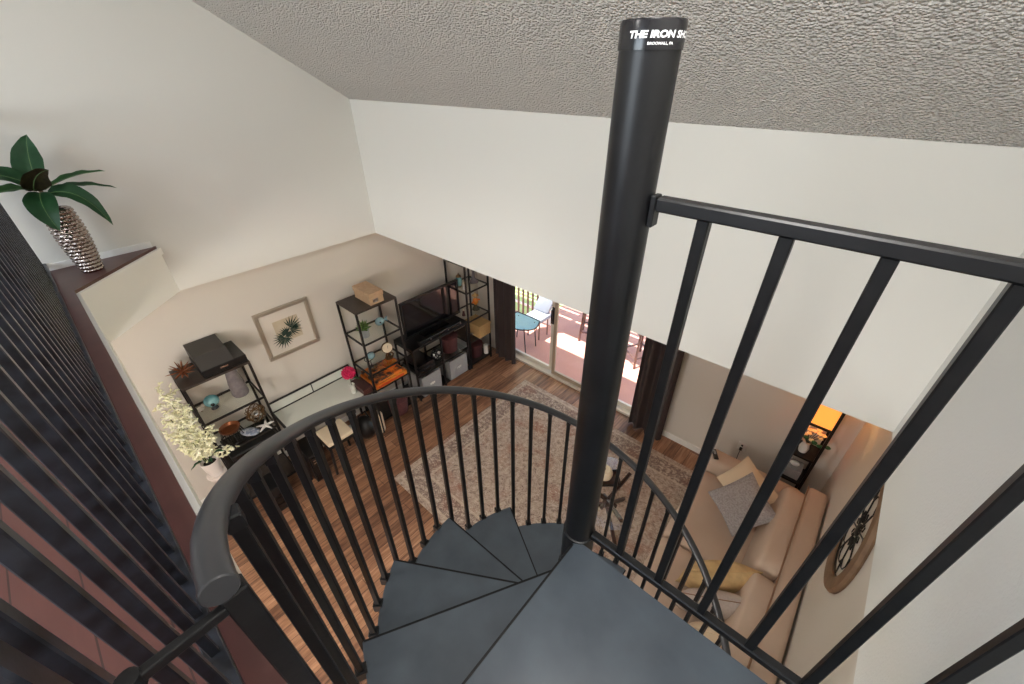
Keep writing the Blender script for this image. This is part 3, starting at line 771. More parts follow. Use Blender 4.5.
MB().lathe([(.06, 0), (.05, .03), (.02, .07), (.02, .09)], (-4.2, 3.86, .8755), 18).build('skirt', 'leafd', t, True)
MB().lathe([(.02, .09), (.045, .13), (.04, .18), (.02, .20)], (-4.2, 3.86, .8755), 18).build('body', 'orange', t, True)
MB().ball((-4.2, 3.86, 1.105), .032).build('head', 'tan', t, True)
MB().lathe([(.055, .245), (.05, .25), (.02, .265), (0, .31)], (-4.2, 3.86, .8755), 16).build('hat', 'yellowtan', t, True)
MB().tube([(-4.2, 3.83, 1.04), (-4.19, 3.78, 1.02)], .012, 7).tube([(-4.2, 3.89, 1.04), (-4.19, 3.94, 1.02)], .012, 7).build('arms', 'orange', t, True)
t = thing('storage_box', (-4.17, 3.80, .50), 'woven straw box on the lower shelf beside the dark curtain', 'box')
MB().box(-4.30, -3.965, 3.69, 3.935, .5005, .675, .004, 1).build('box', 'yellowtan', t)
MB().box(-4.308, -3.958, 3.683, 3.94, .676, .715, .004, 1).build('lid', 'yellowtan', t)
t = thing('glass_jar', (-4.04, 3.56, .50), 'small glass jar standing left of the straw box', 'jar')
MB().lathe([(0, 0), (.035, 0), (.04, .02), (.04, .09), (.028, .10)], (-4.045, 3.60, .5005), 16).build('body', 'glass', t, True)
MB().lathe([(.03, .1), (.03, .12), (0, .122)], (-4.045, 3.60, .5005), 16).build('lid', 'chrome', t, True)
t = thing('candle_jar', (-4.08, 3.905, .08), 'white pillar candle on the bottom shelf beside the maroon basket', 'candle')
MB().lathe([(0, 0), (.04, 0), (.04, .16), (0, .157)], (-4.06, 3.90, .0805), 18).build('wax', 'whiteclay', t, True)
MB().tube([(-4.06, 3.90, .237), (-4.06, 3.902, .252)], .002, 5).build('wick', 'blackp', t)

# ---- left etagere things
pr = thing('printer', (-4.26, .515, 1.70), 'dark grey flat printer with raised lid on the left etagere top', 'printer')
MB().box(-4.44, -4.065, .325, .70, 1.7005, 1.775, .006, 1).build('body', 'blackp', pr)
MB().poly3([(-4.445, .328, 1.90), (-4.445, .328, 1.776), (-4.07, .328, 1.776), (-4.20, .328, 1.865)], (0, .27, 0)).build('lid', mat('printer_grey', srgb(66, 63, 60), .5), pr)
MB().box(-4.0655, -4.0615, .47, .535, 1.735, 1.75).build('logo', 'chrome', pr)
sb = thing('starburst_ornament', (-4.24, .21, 1.70), 'copper starburst ornament on the front left corner of the etagere top', 'ornament')
q = MB(); c0 = Vector((-4.23, .215, 1.765))
for i in range(34):
    th = math.acos(1-2*(i+.5)/34); ph = i*2.39996
    dirv = Vector((math.sin(th)*math.cos(ph), math.sin(th)*math.sin(ph), math.cos(th)))
    l = .062 if dirv.z < -.4 else .085+.04*random.random()
    if dirv.z < -.85: l = .0625
    q.tube([c0, c0+dirv*l*.6, c0+dirv*l], [.004, .006, .0015], 5)
q.build('spikes', 'copper', sb, True); MB().ball(c0, .016).build('center', 'copper', sb, True)
t = thing('tapered_vase', (-4.27, .555, 1.252), 'tall grey speckled vase on the shelf below the printer', 'vase')
MB().lathe([(0, 0), (.07, 0), (.078, .02), (.07, .16), (.048, .32), (.05, .345), (.042, .345), (.05, .16), (0, .03)], (-4.27, .555, 1.2525), 26).build('body', 'greyvase', t, True)
MB().lathe([(.0495, .343), (.052, .35), (.044, .352)], (-4.27, .555, 1.2525), 26, cap=False).build('rim', 'greyvase', t, True)
t = thing('agate_globe', (-4.24, .30, 1.252), 'teal and white glass globe on small stand, upper left etagere shelf', 'ornament')
MB().lathe([(.035, 0), (.03, .015), (.018, .03), (.03, .045)], (-4.24, .30, 1.2525), 16).build('stand', 'blackp', t, True)
MB().ball((-4.24, .30, 1.345), .062, .068, .062).build('globe', 'teal', t, True)
MB().ball((-4.182, .29, 1.335), .018).build('eye', 'blackg', t, True)
t = thing('bird_figurine', (-4.3, .20, 1.252), 'little white and green bird figurine left of the teal globe', 'figurine')
MB().ball((-4.28, .195, 1.285), .022, .034, .025).ball((-4.28, .225, 1.315), .016).build('body', 'whiteclay', t, True)
MB().tube([(-4.28, .17, 1.285), (-4.28, .125, 1.32)], [.016, .004], 7).build('tail', 'succ', t, True)
MB().tube([(-4.28, .195, 1.2525), (-4.28, .195, 1.268)], .008, 6).build('foot', 'bronze', t)
t = thing('wire_bowl', (-4.2, .32, .84), 'copper bowl in a black wire cradle on the lower left etagere shelf', 'bowl')
c0 = Vector((-4.2, .32, .8405))
q = MB()
q.tube([c0+Vector((.115*math.cos(i*PI/16), .115*math.sin(i*PI/16), .006)) for i in range(32)], .005, 6, True)
for i in range(14):
    a = i*2*PI/14; q.tube([c0+Vector((.115*math.cos(a), .115*math.sin(a), .006)), c0+Vector((.10*math.cos(a), .10*math.sin(a), .07)), c0+Vector((.085*math.cos(a), .085*math.sin(a), .12))], .0035, 5)
q.build('wire_cradle', 'blackp', t, True)
MB().lathe([(0, .085), (.06, .09), (.085, .115), (.098, .15), (.092, .15), (.075, .118), (0, .098)], c0, 28).build('bowl', 'copper', t, True)
t = thing('wire_sphere', (-4.28, .60, .84), 'open silver wire sphere at the back of the lower left etagere shelf', 'ornament')
q = MB(); c0 = Vector((-4.28, .595, .84+.105))
for i in range(8):
    ax = Vector((random.gauss(0, 1), random.gauss(0, 1), random.gauss(0, 1))).normalized(); u = ax.orthogonal().normalized(); v = ax.cross(u)
    q.tube([c0+(u*math.cos(k*PI/14)+v*math.sin(k*PI/14))*.10 for k in range(28)], .0045, 6, True)
q.build('wire', 'bronze', t, True); MB().ball(c0-Vector((0, 0, .03)), .05).build('core', 'chrome', t, True)
t = thing('patterned_bowl', (-4.13, .455, .84), 'blue and white patterned dish at the front of the lower shelf', 'dish')
R_ = Matrix.Rotation(math.radians(35), 3, 'Z')
MB().ball((-4.13, .455, .868), .105, .058, .027, 20, 10, R_).build('body', 'bluepat', t, True)
MB().lathe([(.03, 0), (.034, .012)], (-4.13, .455, .8405), 16).build('foot_ring', 'whitecer', t, True)
t = thing('starfish', (-4.14, .60, .84), 'white starfish lying beside the blue patterned dish', 'ornament')
q = MB(); c0 = Vector((-4.115, .605, .8585))
for i in range(5):
    a = i*2*PI/5+.3
    q.tube([c0, c0+Vector((.05*math.cos(a), .05*math.sin(a), .002)), c0+Vector((.095*math.cos(a), .095*math.sin(a), -.004))], [.017, .012, .005], 8)
q.ball(c0, .02, .02, .014)
tag(q.build('starfish_body', 'whiteclay', t, True), '', '') if False else q.build('arms', 'whiteclay', t, True)
MB().ball(c0+Vector((0, 0, .013)), .006).build('knob', 'cream', t, True)
t = thing('paper_tray', (-4.24, .44, .655), 'flat black equipment box filling the low shelf of the left etagere', 'box')
MB().box(-4.40, -4.045, .20, .66, .6555, .74, .006, 1).build('case', 'blackp', t)
MB().box(-4.045, -4.04, .24, .62, .675, .72).build('front_slot', 'blackg', t)

# ---- tall cream flowers on a pedestal
pd = thing('flower_pedestal', (-4.02, .035, 0), 'slim pale pedestal carrying the potted cream flowers', 'stand')
MB().lathe([(.09, 0), (.09, .02), (.072, .035), (.06, .07), (.057, .40), (.06, .62), (.08, .66), (.085, .69), (0, .69)], (-4.02, .035, 0), 28).build('column', 'pedestal', pd, True)
MB().lathe([(.083, .665), (.088, .68), (.087, .6899)], (-4.02, .035, 0), 28).build('top_ring', 'whitecer', pd, True)
fl = thing('potted_flowers', (-4.0, .03, .6905), 'tall spray of cream blossoms in a white pot beside left etagere', 'plant')
MB().lathe([(0, 0), (.056, 0), (.063, .02), (.078, .16), (.081, .19), (.072, .19), (.07, .16), (0, .15)], (-4.02, .035, .6905), 28).build('pot', 'whitecer', fl, True)
MB().lathe([(.069, .155), (0, .17)], (-4.02, .035, .6905), 20).build('soil', 'soil', fl)
q = MB(); qb = MB()
tips = [(-4.10, .02, 1.80), (-4.08, -.06, 1.62), (-4.12, .06, 1.66), (-4.0, -.10, 1.40), (-4.0, -.07, 1.22), (-4.02, .05, 1.38), (-4.0, .10, 1.24), (-3.98, -.02, 1.10), (-3.99, .10, 1.06), (-4.02, .19, 1.22), (-4.0, .24, .90), (-4.08, .1, 1.50), (-3.95, .0, 1.28), (-4.04, -.02, 1.52), (-3.96, .13, 1.12)]
BS = .0175
for tx, ty, tz in tips:
    b0 = Vector((-4.02+random.uniform(-.03, .03), .035+random.uniform(-.03, .03), .87)); e = Vector((tx, ty, tz))
    mid = (b0+e)/2+Vector((0, 0, .06))
    pts = [(1-s)**2*b0+2*s*(1-s)*mid+s*s*e for s in [i/8 for i in range(9)]]
    q.tube(pts[:7], .003, 5)
    L_ = (e-b0).length
    for i in range(int(22+L_*34)):
        s = random.uniform(.30, 1); p = (1-s)**2*b0+2*s*(1-s)*mid+s*s*e
        p = p+Vector((random.gauss(0, .026), random.gauss(0, .026), random.gauss(0, .022)))
        p.x = max(p.x, XLL+.03)
        R = Matrix.Rotation(random.random()*6, 3, 'Z') @ Matrix.Rotation(random.uniform(-1.2, 1.2), 3, 'X')
        for k in range(3):
            qb.ball(p+R @ Vector((.009*math.cos(k*2.1), .009*math.sin(k*2.1), 0)), BS, BS*.62, BS*.45, 6, 4, R @ Matrix.Rotation(k*2.1, 3, 'Z'))
q.build('stems', 'stem', fl, True); o = qb.build('blossoms', 'blossom', fl, True); o['kind'] = 'stuff'
for (b_, m_, t_) in (((-4.02, .03, .87), (-3.97, -.04, .95), (-3.95, -.12, .92)), ((-4.02, .05, .87), (-3.97, .12, .97), (-3.93, .19, .94)), ((-4.0, .04, .87), (-3.93, .05, .96), (-3.88, .05, .95))):
    leaf(b_, m_, t_, .04, (0, 0, 1)).build('leaf', 'leaf', fl, True)

# ---- framed palm print on the wall
pf = thing('framed_picture', (XLL, 1.215, 1.40), 'silver framed palm leaf print hanging above the desk', 'picture')
y0, y1, z0, z1 = .955, 1.532, 1.352, 1.938
fx0 = XLL+.002; fx1 = XLL+.03; fw_ = .042
q = MB()
q.box(fx0, fx1, y0, y1, z0, z0+fw_, .006, 2).box(fx0, fx1, y0, y1, z1-fw_, z1, .006, 2).box(fx0, fx1, y0, y0+fw_, z0+fw_, z1-fw_, .006, 2).box(fx0, fx1, y1-fw_, y1, z0+fw_, z1-fw_, .006, 2)
q.build('frame', 'frame', pf)
MB().box(fx0, fx0+.008, y0+fw_, y1-fw_, z0+fw_, z1-fw_).build('mat_board', 'matb', pf)
MB().box(fx0+.0081, fx0+.0095, y0+.155, y1-.155, z0+.16, z1-.155).build('print', 'print_', pf)
q = MB(); xx = fx0+.0105
def frond(c, ang0, n, l, spread):
    for i in range(n):
        a = ang0+spread*(i/(n-1)-.5); e = Vector((0, math.cos(a), math.sin(a))); s = Vector((0, -e.z, e.y))
        ll = l*(.75+.25*math.sin(PI*i/(n-1)))
        q.poly3([Vector(c), Vector(c)+e*ll*.5+s*.008, Vector(c)+e*ll, Vector(c)+e*ll*.5-s*.008], (.0012, 0, 0))
frond((xx, 1.27, 1.655), .8, 9, .15, 2.4); frond((xx, 1.18, 1.565), 3.9, 13, .14, 3.4); frond((xx, 1.22, 1.60), 2.2, 9, .10, 2.2); frond((xx, 1.26, 1.64), -.5, 6, .15, 1.4); frond((xx, 1.21, 1.61), -.9, 7, .10, 1.6)
q.bar((xx, 1.30, 1.70), (xx, 1.13, 1.50), .006, .004)
q.build('palm_leaf', 'fern', pf)

# ---- glass desk between the etageres
dk = thing('glass_desk', (-4.12, 1.25, 0), 'black framed glass desk against the wall under the picture', 'desk')
DY0, DY1, DXF, DXB, DZT = .76, 1.76, -3.88, -4.43, .735
q = MB(); r = .012
for x in (DXF, DXB+.015):
    for y in (DY0, DY1): MB().box(x-r, x+r, y-r, y+r, 0, DZT).build('leg', 'shelfmetal', dk)
q.bar((DXF, DY0+r, DZT-r), (DXF, DY1-r, DZT-r), .024).bar((DXB+.015, DY0+r, DZT-r), (DXB+.015, DY1-r, DZT-r), .024)
for y in (DY0, DY1): q.bar((DXF-r, y, DZT-r), (DXB+.027, y, DZT-r), .024); q.bar((DXF-r, y, .30), (DXB+.027, y, .30), .02)
q.build('frame', 'shelfmetal', dk)
MB().box(DXB+.03, DXF-.012, DY0+.012, DY1-.012, DZT-.01, DZT-.001).build('glass_top', 'frost', dk)
q = MB(); q.bar((DXB+.01, DY0, .865), (DXB+.01, DY1, .865), .016)
for y in (DY0, (DY0+DY1)/2, DY1): q.bar((DXB+.01, y, DZT), (DXB+.01, y, .865), .012)
q.build('gallery_rail', 'shelfmetal', dk)
MB().box(DXB+.006, DXB+.012, DY0+.01, DY1-.01, DZT+.006, .85).build('gallery_panel', 'frost', dk)
q = MB(); q.bar((-4.20, DY0+.01, .10), (-4.20, DY1-.01, .10), .05, .045); q.build('foot_rail', 'plastic', dk)
q = MB()
for y in (1.02, 1.28, 1.5): q.bar((-4.20, y, .122), (-4.20, y, DZT-.02), .02)
q.build('back_bars', 'shelfmetal', dk)
# desk chair-like stool, computer tower, speaker, bag
stl = thing('desk_stool', (-3.80, 1.10, 0), 'low dark stool with cream seat pushed under the desk', 'stool')
for (x, y) in ((-3.72, 1.00), (-3.70, 1.34), (-4.02, 1.00), (-4.02, 1.34)):
    MB().bar((x, y, 0), (x-.02*(1 if x > -3.9 else -1), y+(.03 if y < 1.1 else -.03), .42), .024).build('leg', 'shelfmetal', stl)
MB().box(-4.04, -3.70, 1.0, 1.34, .42, .445).build('seat_frame', 'shelfmetal', stl)
MB().box(-4.03, -3.71, 1.01, 1.33, .4455, .50, .018, 2).build('seat', 'creampil', stl)
ct = thing('computer_tower', (-4.1, .62, 0), 'black computer tower on the floor left of the desk', 'computer')
MB().box(-4.14, -3.78, .79, .96, .0, .42, .006, 1).build('case', 'blackp', ct)
MB().box(-3.78, -3.773, .80, .95, .03, .39).build('front_panel', 'blackg', ct)
for z in (.30, .34): MB().box(-3.773, -3.77, .82, .92, z, z+.012).build('drive_slot', 'chrome', ct)
sk = thing('subwoofer_speaker', (-3.93, .42, 0), 'black speaker box on the floor under the left etagere', 'speaker')
MB().box(-3.99, -3.72, .24, .50, .0, .36, .01, 2).build('cabinet', 'blackp', sk)
MB().lathe([(.09, 0), (.10, .004), (.085, .01), (.05, -.002), (.025, .006), (0, .008)], (-3.72, .37, .16), 24, (1, 0, 0)).build('cone', 'blackg', sk, True)
bg = thing('black_bag', (-3.95, 1.62, 0), 'slumped black bag with pale panel on floor beneath the desk end', 'bag')
q = MB(); q.ball((-3.98, 1.58, .17), .15, .12, .17, 16, 10); q.build('body', 'blackp', bg, True)
MB().tube([(-3.98, 1.50, .28), (-3.96, 1.52, .42), (-3.96, 1.62, .43), (-3.98, 1.66, .29)], .010, 7).build('strap', 'blackp', bg, True)
t = thing('floor_cushion', (-3.94, 1.80, 0), 'cream bolster standing upright on the floor beside the black bag', 'cushion')
MB().lathe([(0, 0), (.05, .004), (.062, .03), (.062, .30), (.045, .335), (0, .34)], (-3.93, 1.755, 0), 18).build('body', 'creampil', t, True)
MB().ball((-3.93, 1.755, .342), .012, .012, .006).build('button', 'welt', t, True)
# pink flower and red box on the desk's right end
pk = thing('pink_flower', (-4.03, 1.585, .735), 'large magenta flower head in a small glass vase on the desk', 'flower')
MB().lathe([(0, 0), (.03, 0), (.035, .02), (.025, .10), (.032, .13), (.028, .13), (.02, .1), (0, .012)], (-4.03, 1.585, .7355), 18).build('vase', 'frost', pk, True)
MB().tube([(-4.03, 1.585, .75), (-4.02, 1.58, .98)], .004, 6).build('stem', 'stem', pk)
q = MB(); c0 = Vector((-4.02, 1.58, 1.045))
for i in range(60):
    th = math.acos(1-1.75*(i+.5)/60); ph = i*2.39996
    dirv = Vector((math.sin(th)*math.cos(ph), math.sin(th)*math.sin(ph), math.cos(th)))
    R = Vector((0, 0, 1)).rotation_difference(dirv).to_matrix()
    q.ball(c0+dirv*.055, .026, .014, .03, 7, 5, R)
q.ball(c0, .055); q.build('petals', 'pink', pk, True)
leaf((-4.02, 1.585, .92), (-3.97, 1.62, .97), (-3.93, 1.66, .94), .05, (0, 0, 1)).build('leaf', 'leaf', pk, True)
t = thing('lacquer_box', (-4.0, 1.66, .735), 'dark red lacquer box on the desk right of the magenta flower', 'box')
MB().box(-4.14, -3.87, 1.635, 1.752, .7355, .80, .003, 1).build('box', 'darkred', t)
MB().box(-4.145, -3.865, 1.63, 1.757, .801, .825, .003, 1).build('lid', 'darkred', t)

# ================================================================== CURTAINS
def curtain(x0, x1, y, folds, label, amp=.035, x_gap=None):
    t = thing('curtain', ((x0+x1)/2, y, .02), label, 'curtain', 'dark curtains at the sliding door')
    n = folds*16; A = []; B = []
    for i in range(n+1):
        s = i/n; x = x0+(x1-x0)*s
        yy = y+amp*math.sin(s*folds*2*PI)
        A.append((x, yy)); B.append((x, yy+.012))
    MB().prism(A+B[::-1], .02, ZS-.045).build('panel', 'curtain', t, True)
    MB().bar((x0, y, ZS-.035), (x1, y, ZS-.035), .02, .03).box((x0+x1)/2-.02, (x0+x1)/2+.02, y-.01, y+.01, ZS-.022, ZS).build('header_rail', 'shelfmetal', t)
curtain(-3.97, -3.535, 4.035, 3, 'dark brown curtain in the corner between etagere and sliding door')
curtain(-1.50, -1.04, 4.04, 3, 'dark brown curtain at the sofa side of the sliding door', .045)

# ================================================================== RUG
rg = MB().box(-3.16, -.12, 1.405, 3.845, .001, .013, .003, 1)
o = rg.build('area_rug', 'rug'); o.location.z = .001
tag(o, 'beige and rust patterned persian style rug on the wooden floor', 'rug')

# ================================================================== SOFA
sf = thing('sofa', (.1, 2.55, 0), 'tan microfibre sofa along the right wall, heaped with pillows', 'sofa')
S0, S1 = 1.30, 3.78
MB().box(-.40, .595, S0+.02, S1-.02, .06, .27, .03, 3).build('base', 'sofa', sf, True)
for (x, y) in ((-.34, S0+.1), (-.34, S1-.1), (.54, S0+.1), (.54, S1-.1)):
    MB().lathe([(.022, 0), (.03, .065)], (x, y, .0), 12).build('foot', 'lampwood', sf)
q = MB()
q.box(.445, .605, S0+.02, 3.60, .27, .845, .04, 4); q.build('backrest', 'sofa', sf, True)
def puff(x0, x1, y0, y1, z0, z1, bulge, name, n=10, r=.05):
    q = MB()
    q.box(x0, x1, y0, y1, z0, z1, r, 4)
    for v in q.bm.verts:
        u = (v.co.x-x0)/(x1-x0)*2-1; w_ = (v.co.y-y0)/(y1-y0)*2-1; h_ = (v.co.z-z0)/(z1-z0)
        if h_ > .5: v.co.z += bulge*(1-u*u)*(1-w_*w_)
    return q.build(name, 'sofa', sf, True)
def bigpuff(f, name, nu=18, nv=24):
    q = MB(); q.grid(f, nu, nv); return q.build(name, 'sofa', sf, True)
def seat(y0, y1):
    def se(s, p=.35): return math.copysign(abs(math.sin(s))**p, math.sin(s))
    q = MB(); cx, cy, cz = -.045, (y0+y1)/2, .36; ax, ay, az = .375, (y1-y0)/2, .11
    rings = []
    n, m = 40, 16
    for i in range(m+1):
        ph = -PI/2+PI*i/m; ring = []
        for k in range(n):
            th = 2*PI*k/n+.02
            cp_ = abs(math.cos(ph))**.25
            x = cp_*math.copysign(abs(math.cos(th))**.2, math.cos(th)); y = cp_*math.copysign(abs(math.sin(th))**.14, math.sin(th)); z = math.copysign(abs(math.sin(ph))**.5, math.sin(ph))
            ring.append(q.bm.verts.new((cx+ax*x, cy+ay*y, cz+az*z)))
        rings.append(ring)
    for A, B in zip(rings, rings[1:]):
        for k in range(n): q.bm.faces.new((A[k], A[(k+1) % n], B[(k+1) % n], B[k]))
    bmesh.ops.remove_doubles(q.bm, verts=q.bm.verts, dist=1e-5)
    return q
seat(1.50, 2.555).build('seat_cushion', 'sofa', sf, True)
seat(2.56, 3.55).build('seat_cushion', 'sofa', sf, True)
def backc(y0, y1):
    q = MB(); n, m = 36, 16; cx, cy, cz = .36, (y0+y1)/2, .63; ax, ay, az = .09, (y1-y0)/2, .205
    rings = []
    for i in range(m+1):
        ph = -PI/2+PI*i/m; ring = []
        for k in range(n):
            th = 2*PI*k/n+.02; cp_ = abs(math.cos(ph))**.25
            x = cp_*math.copysign(abs(math.cos(th))**.4, math.cos(th)); y = cp_*math.copysign(abs(math.sin(th))**.12, math.sin(th)); z = math.copysign(abs(math.sin(ph))**.6, math.sin(ph))
            zz = cz+az*z
            ring.append(q.bm.verts.new((cx+ax*x+.22*(zz-.7)-.0, cy+ay*y, zz)))
        rings.append(ring)
    for A, B in zip(rings, rings[1:]):
        for k in range(n): q.bm.faces.new((A[k], A[(k+1) % n], B[(k+1) % n], B[k]))
    bmesh.ops.remove_doubles(q.bm, verts=q.bm.verts, dist=1e-5)
    return q
backc(1.50, 2.515).build('back_cushion', 'sofa', sf, True)
backc(2.52, 3.55).build('back_cushion', 'sofa', sf, True)
MB().box(-.43, .46, 3.555, S1, .06, .60, .07, 4).build('arm', 'sofa', sf, True)
MB().box(-.43, .46, S0, S0+.20, .06, .60, .07, 4).build('arm', 'sofa', sf, True)
q = MB(); q.tube([(.443, S0+.08, .846), (.443, 3.57, .846)], .006, 6); q.build('piping', 'welt', sf, True)

def pillow(pts, thick, label, m, seam=None, name='throw_pillow', nu=16):
    """pts: four 3D corners in order"""
    P_ = [Vector(p) for p in pts]; c = sum(P_, Vector())/4
    nrm = (P_[1]-P_[0]).cross(P_[3]-P_[0]).normalized()
    q = MB()
    def surf(sg):
        def fn(u, v):
            b = (P_[0]*(1-u)*(1-v)+P_[1]*u*(1-v)+P_[2]*u*v+P_[3]*(1-u)*v)
            a, e = 2*u-1, 2*v-1
            pin = 1-.07*(1-a*a)*e*e-.07*(1-e*e)*a*a
            b = c+(b-c)*pin
            h = max(0, (1-abs(a)**2.6)*(1-abs(e)**2.6))**.6
            return b+nrm*sg*h*thick/2
        return fn
    q.grid(surf(1), nu, nu); q.grid(surf(-1), nu, nu)
    bmesh.ops.remove_doubles(q.bm, verts=q.bm.verts, dist=1e-4)
    zmin = min(v.co.z for v in q.bm.verts)
    t = thing(name, (c.x, c.y, zmin), label, 'pillow', 'pillows on the sofa')
    q.build('cover', m, t, True)
    E = []
    for i in range(4):
        for k in range(10):
            s = k/10; a = P_[i].lerp(P_[(i+1) % 4], s); mid = 2*s-1
            E.append(c+(a-c)*(1-.07*(1-mid*mid)))
    MB().tube(E, .0035, 6, True).build('piping', seam or m, t, True)
    return t
pillow([(-.25, 3.42, .54), (-.085, 3.70, .74), (.30, 3.41, .70), (.13, 3.13, .50)], .12, 'cream pillow leaning in the far sofa corner behind the grey one', 'creampil')
pillow([(-.246, 3.128, .60), (.008, 3.43, .82), (.335, 3.09, .78), (.082, 2.842, .555)], .12, 'square grey tweed pillow lying against the cream pillow', 'greypil')
def stand(a, b, h, lean, thick, label, m, seam=None):
    a, b = Vector(a), Vector(b); d_ = (b-a).normalized(); n_ = Vector((-d_.y, d_.x, 0))
    up = (Vector((0, 0, 1))*math.cos(lean)+n_*math.sin(lean))*h
    a, b = a-up/2, b-up/2
    return pillow([a, b, b+up, a+up], thick, label, m, seam)
stand((-.12, 2.16, .63), (.325, 2.53, .64), .32, -.25, .23, 'gold velvet pillow standing upright in the middle of the sofa', 'goldpil')
stand((-.08, 1.98, .625), (.40, 2.27, .635), .31, -.2, .19, 'light grey linen pillow standing just in front of the gold pillow', 'lightgrey', 'welt')
stand((.04, 1.80, .62), (.42, 1.97, .63), .30, -.2, .17, 'cream pillow nearest the landing, in front of the light grey one', 'creampil')
rc = thing('remote_control', (-.37, 3.50, .60), 'small black remote control lying on the far sofa arm', 'remote')
MB().obox((-.36, 3.64, .609), (.02, .012, 0), (-.035, .058, 0), (0, 0, .008), .003, 1).build('body', 'blackp', rc)
MB().obox((-.372, 3.66, .618), (.010, .006, 0), (-.014, .024, 0), (0, 0, .001)).build('keypad', 'greypot', rc)
rc.location.z = .6015

# ================================================================== WALL MEDALLION
md = thing('wall_medallion', (XRR, 2.44, 1.31), 'round wooden wall medallion with black iron scrollwork above the sofa', 'wall decor')
mc = Vector((XRR-.001, 2.44, 1.72))
MB().lathe([(.31, 0), (.405, 0), (.41, .012), (.40, .03), (.325, .032), (.31, .02), (.31, 0)], mc, 56, (-1, 0, 0), cap=False).build('wood_ring', 'walnut', md, True)
q = MB(); x = mc.x-.008
def circ(cy, cz, r, n=20): return [(x, cy+r*math.cos(i*2*PI/n), cz+r*math.sin(i*2*PI/n)) for i in range(n)]
q.tube(circ(mc.y, mc.z, .308, 48), .005, 6, True)
for i in range(8):
    a = i*PI/4+.2; e = (math.cos(a), math.sin(a)); a2 = a+PI/8
    q.tube([(x, mc.y+.05*e[0], mc.z+.05*e[1]), (x, mc.y+.31*e[0], mc.z+.31*e[1])], .0042, 6)
    def pp(r, g): return (x, mc.y+r*math.cos(g), mc.z+r*math.sin(g))
    q.tube([pp(.20, a), pp(.245, a+.18), pp(.255, a2), pp(.245, a+PI/4-.18), pp(.20, a+PI/4)], .0038, 6)
    q.tube([pp(.06, a2), pp(.105, a2-.22), pp(.13, a2), pp(.105, a2+.22), pp(.06, a2)], .0036, 6)
q.lathe([(.042, 0), (.042, .008), (.025, .016), (0, .018)], (x+.005, mc.y, mc.z), 20, (-1, 0, 0))
q.build('iron_scrollwork', 'iron_dark', md, True)

# ================================================================== SHELF LAMP
sl = thing('shelf_floor_lamp', (.30, 4.01, 0), 'tall dark wood shelf lamp with glowing orange shade in far corner', 'lamp')
lx0, lx1, ly0, ly1, lh = .17, .435, 3.895, 4.15, 1.62
for x in (lx0+.012, lx1-.012):
    for y in (ly0+.012, ly1-.012): MB().box(x-.012, x+.012, y-.012, y+.012, 0, lh).build('post', 'lampwood', sl)
for z in (.10, .52, .86): MB().box(lx0+.002, lx1-.002, ly0+.002, ly1-.002, z-.022, z).build('shelf', 'lampwood', sl)
q = MB()
for z in (1.262, lh-.02):
    q.box(lx0+.024, lx1-.024, ly0+.002, ly0+.018, z-.008, z+.012).box(lx0+.024, lx1-.024, ly1-.018, ly1-.002, z-.008, z+.012)
    q.box(lx0+.002, lx0+.018, ly0+.024, ly1-.024, z-.008, z+.012).box(lx1-.018, lx1-.002, ly0+.024, ly1-.024, z-.008, z+.012)
q.build('shade_frame', 'lampwood', sl)
q = MB(); e_ = .02
q.box(lx0+e_, lx1-e_, ly0+e_, ly0+e_+.004, 1.274, lh-.03).box(lx0+e_, lx1-e_, ly1-e_-.004, ly1-e_, 1.274, lh-.03).box(lx0+e_, lx0+e_+.004, ly0+e_+.004, ly1-e_-.004, 1.274, lh-.03).box(lx1-e_-.004, lx1-e_, ly0+e_+.004, ly1-e_-.004, 1.274, lh-.03)
q.build('lamp_shade', 'lampshade', sl)
t = thing('flower_vase', (.29, 4.01, .86), 'vase of yellow and white flowers on the shelf lamp below its shade', 'flowers')
MB().lathe([(0, 0), (.035, 0), (.045, .05), (.03, .11), (.038, .13), (.033, .13), (.025, .11), (0, .02)], (.30, 3.99, .8605), 18).build('vase', 'whitecer', t, True)
q = MB(); qs = MB(); ql = MB()
for i in range(11):
    a = i*2.4; rr = .03+.06*random.random(); c0 = Vector((.30+rr*math.cos(a), 3.98+rr*math.sin(a)*.8, 1.05+.13*random.random()))
    qs.tube([(.30, 3.99, .98), tuple(c0)], .003, 5)
    for k in range(5): q.ball(c0+Vector((.014*math.cos(k*1.257), .014*math.sin(k*1.257), .004)), .013, .013, .008, 7, 5)
for (lx, ly, lz) in ((.345, 3.93, 1.06), (.40, 3.96, 1.02), (.455, 3.95, 1.05), (.27, 3.93, 1.08)):
    ql.ball((lx, ly, lz), .028, .016, .02, 8, 5); qs.tube([(.30, 3.99, .98), (lx, ly, lz)], .003, 5)
q.build('blossoms', 'petal', t, True); qs.build('stems', 'blackp', t); ql.build('leaves', 'leaf', t, True)
t = thing('tissue_box', (.30, 4.0, .52), 'small grey box with white tissue on the lamp middle shelf', 'box')
MB().box(.21, .38, 3.93, 4.09, .5205, .64, .003, 1).build('box', 'greybox', t)
MB().ball((.30, 4.0, .665), .045, .03, .03, 8, 6).build('tissue', 'plastic', t, True)
t = thing('wall_outlet', (-.19, YFF, .36), 'wall outlet with a black plug low on the far wall', 'outlet')
MB().box(-.235, -.145, YFF-.007, YFF-.0005, .355, .475, .003, 1).build('cover_plate', 'plastic', t)
MB().box(-.205, -.175, YFF-.035, YFF-.007, .37, .405, .004, 1).tube([(-.19, YFF-.03, .37), (-.19, YFF-.035, .30), (-.185, YFF-.02, .14)], .004, 6).build('plug', 'blackp', t)
for z in (.43,): MB().box(-.2, -.18, YFF-.0085, YFF-.007, z-.012, z+.012).build('socket', 'socket', t)

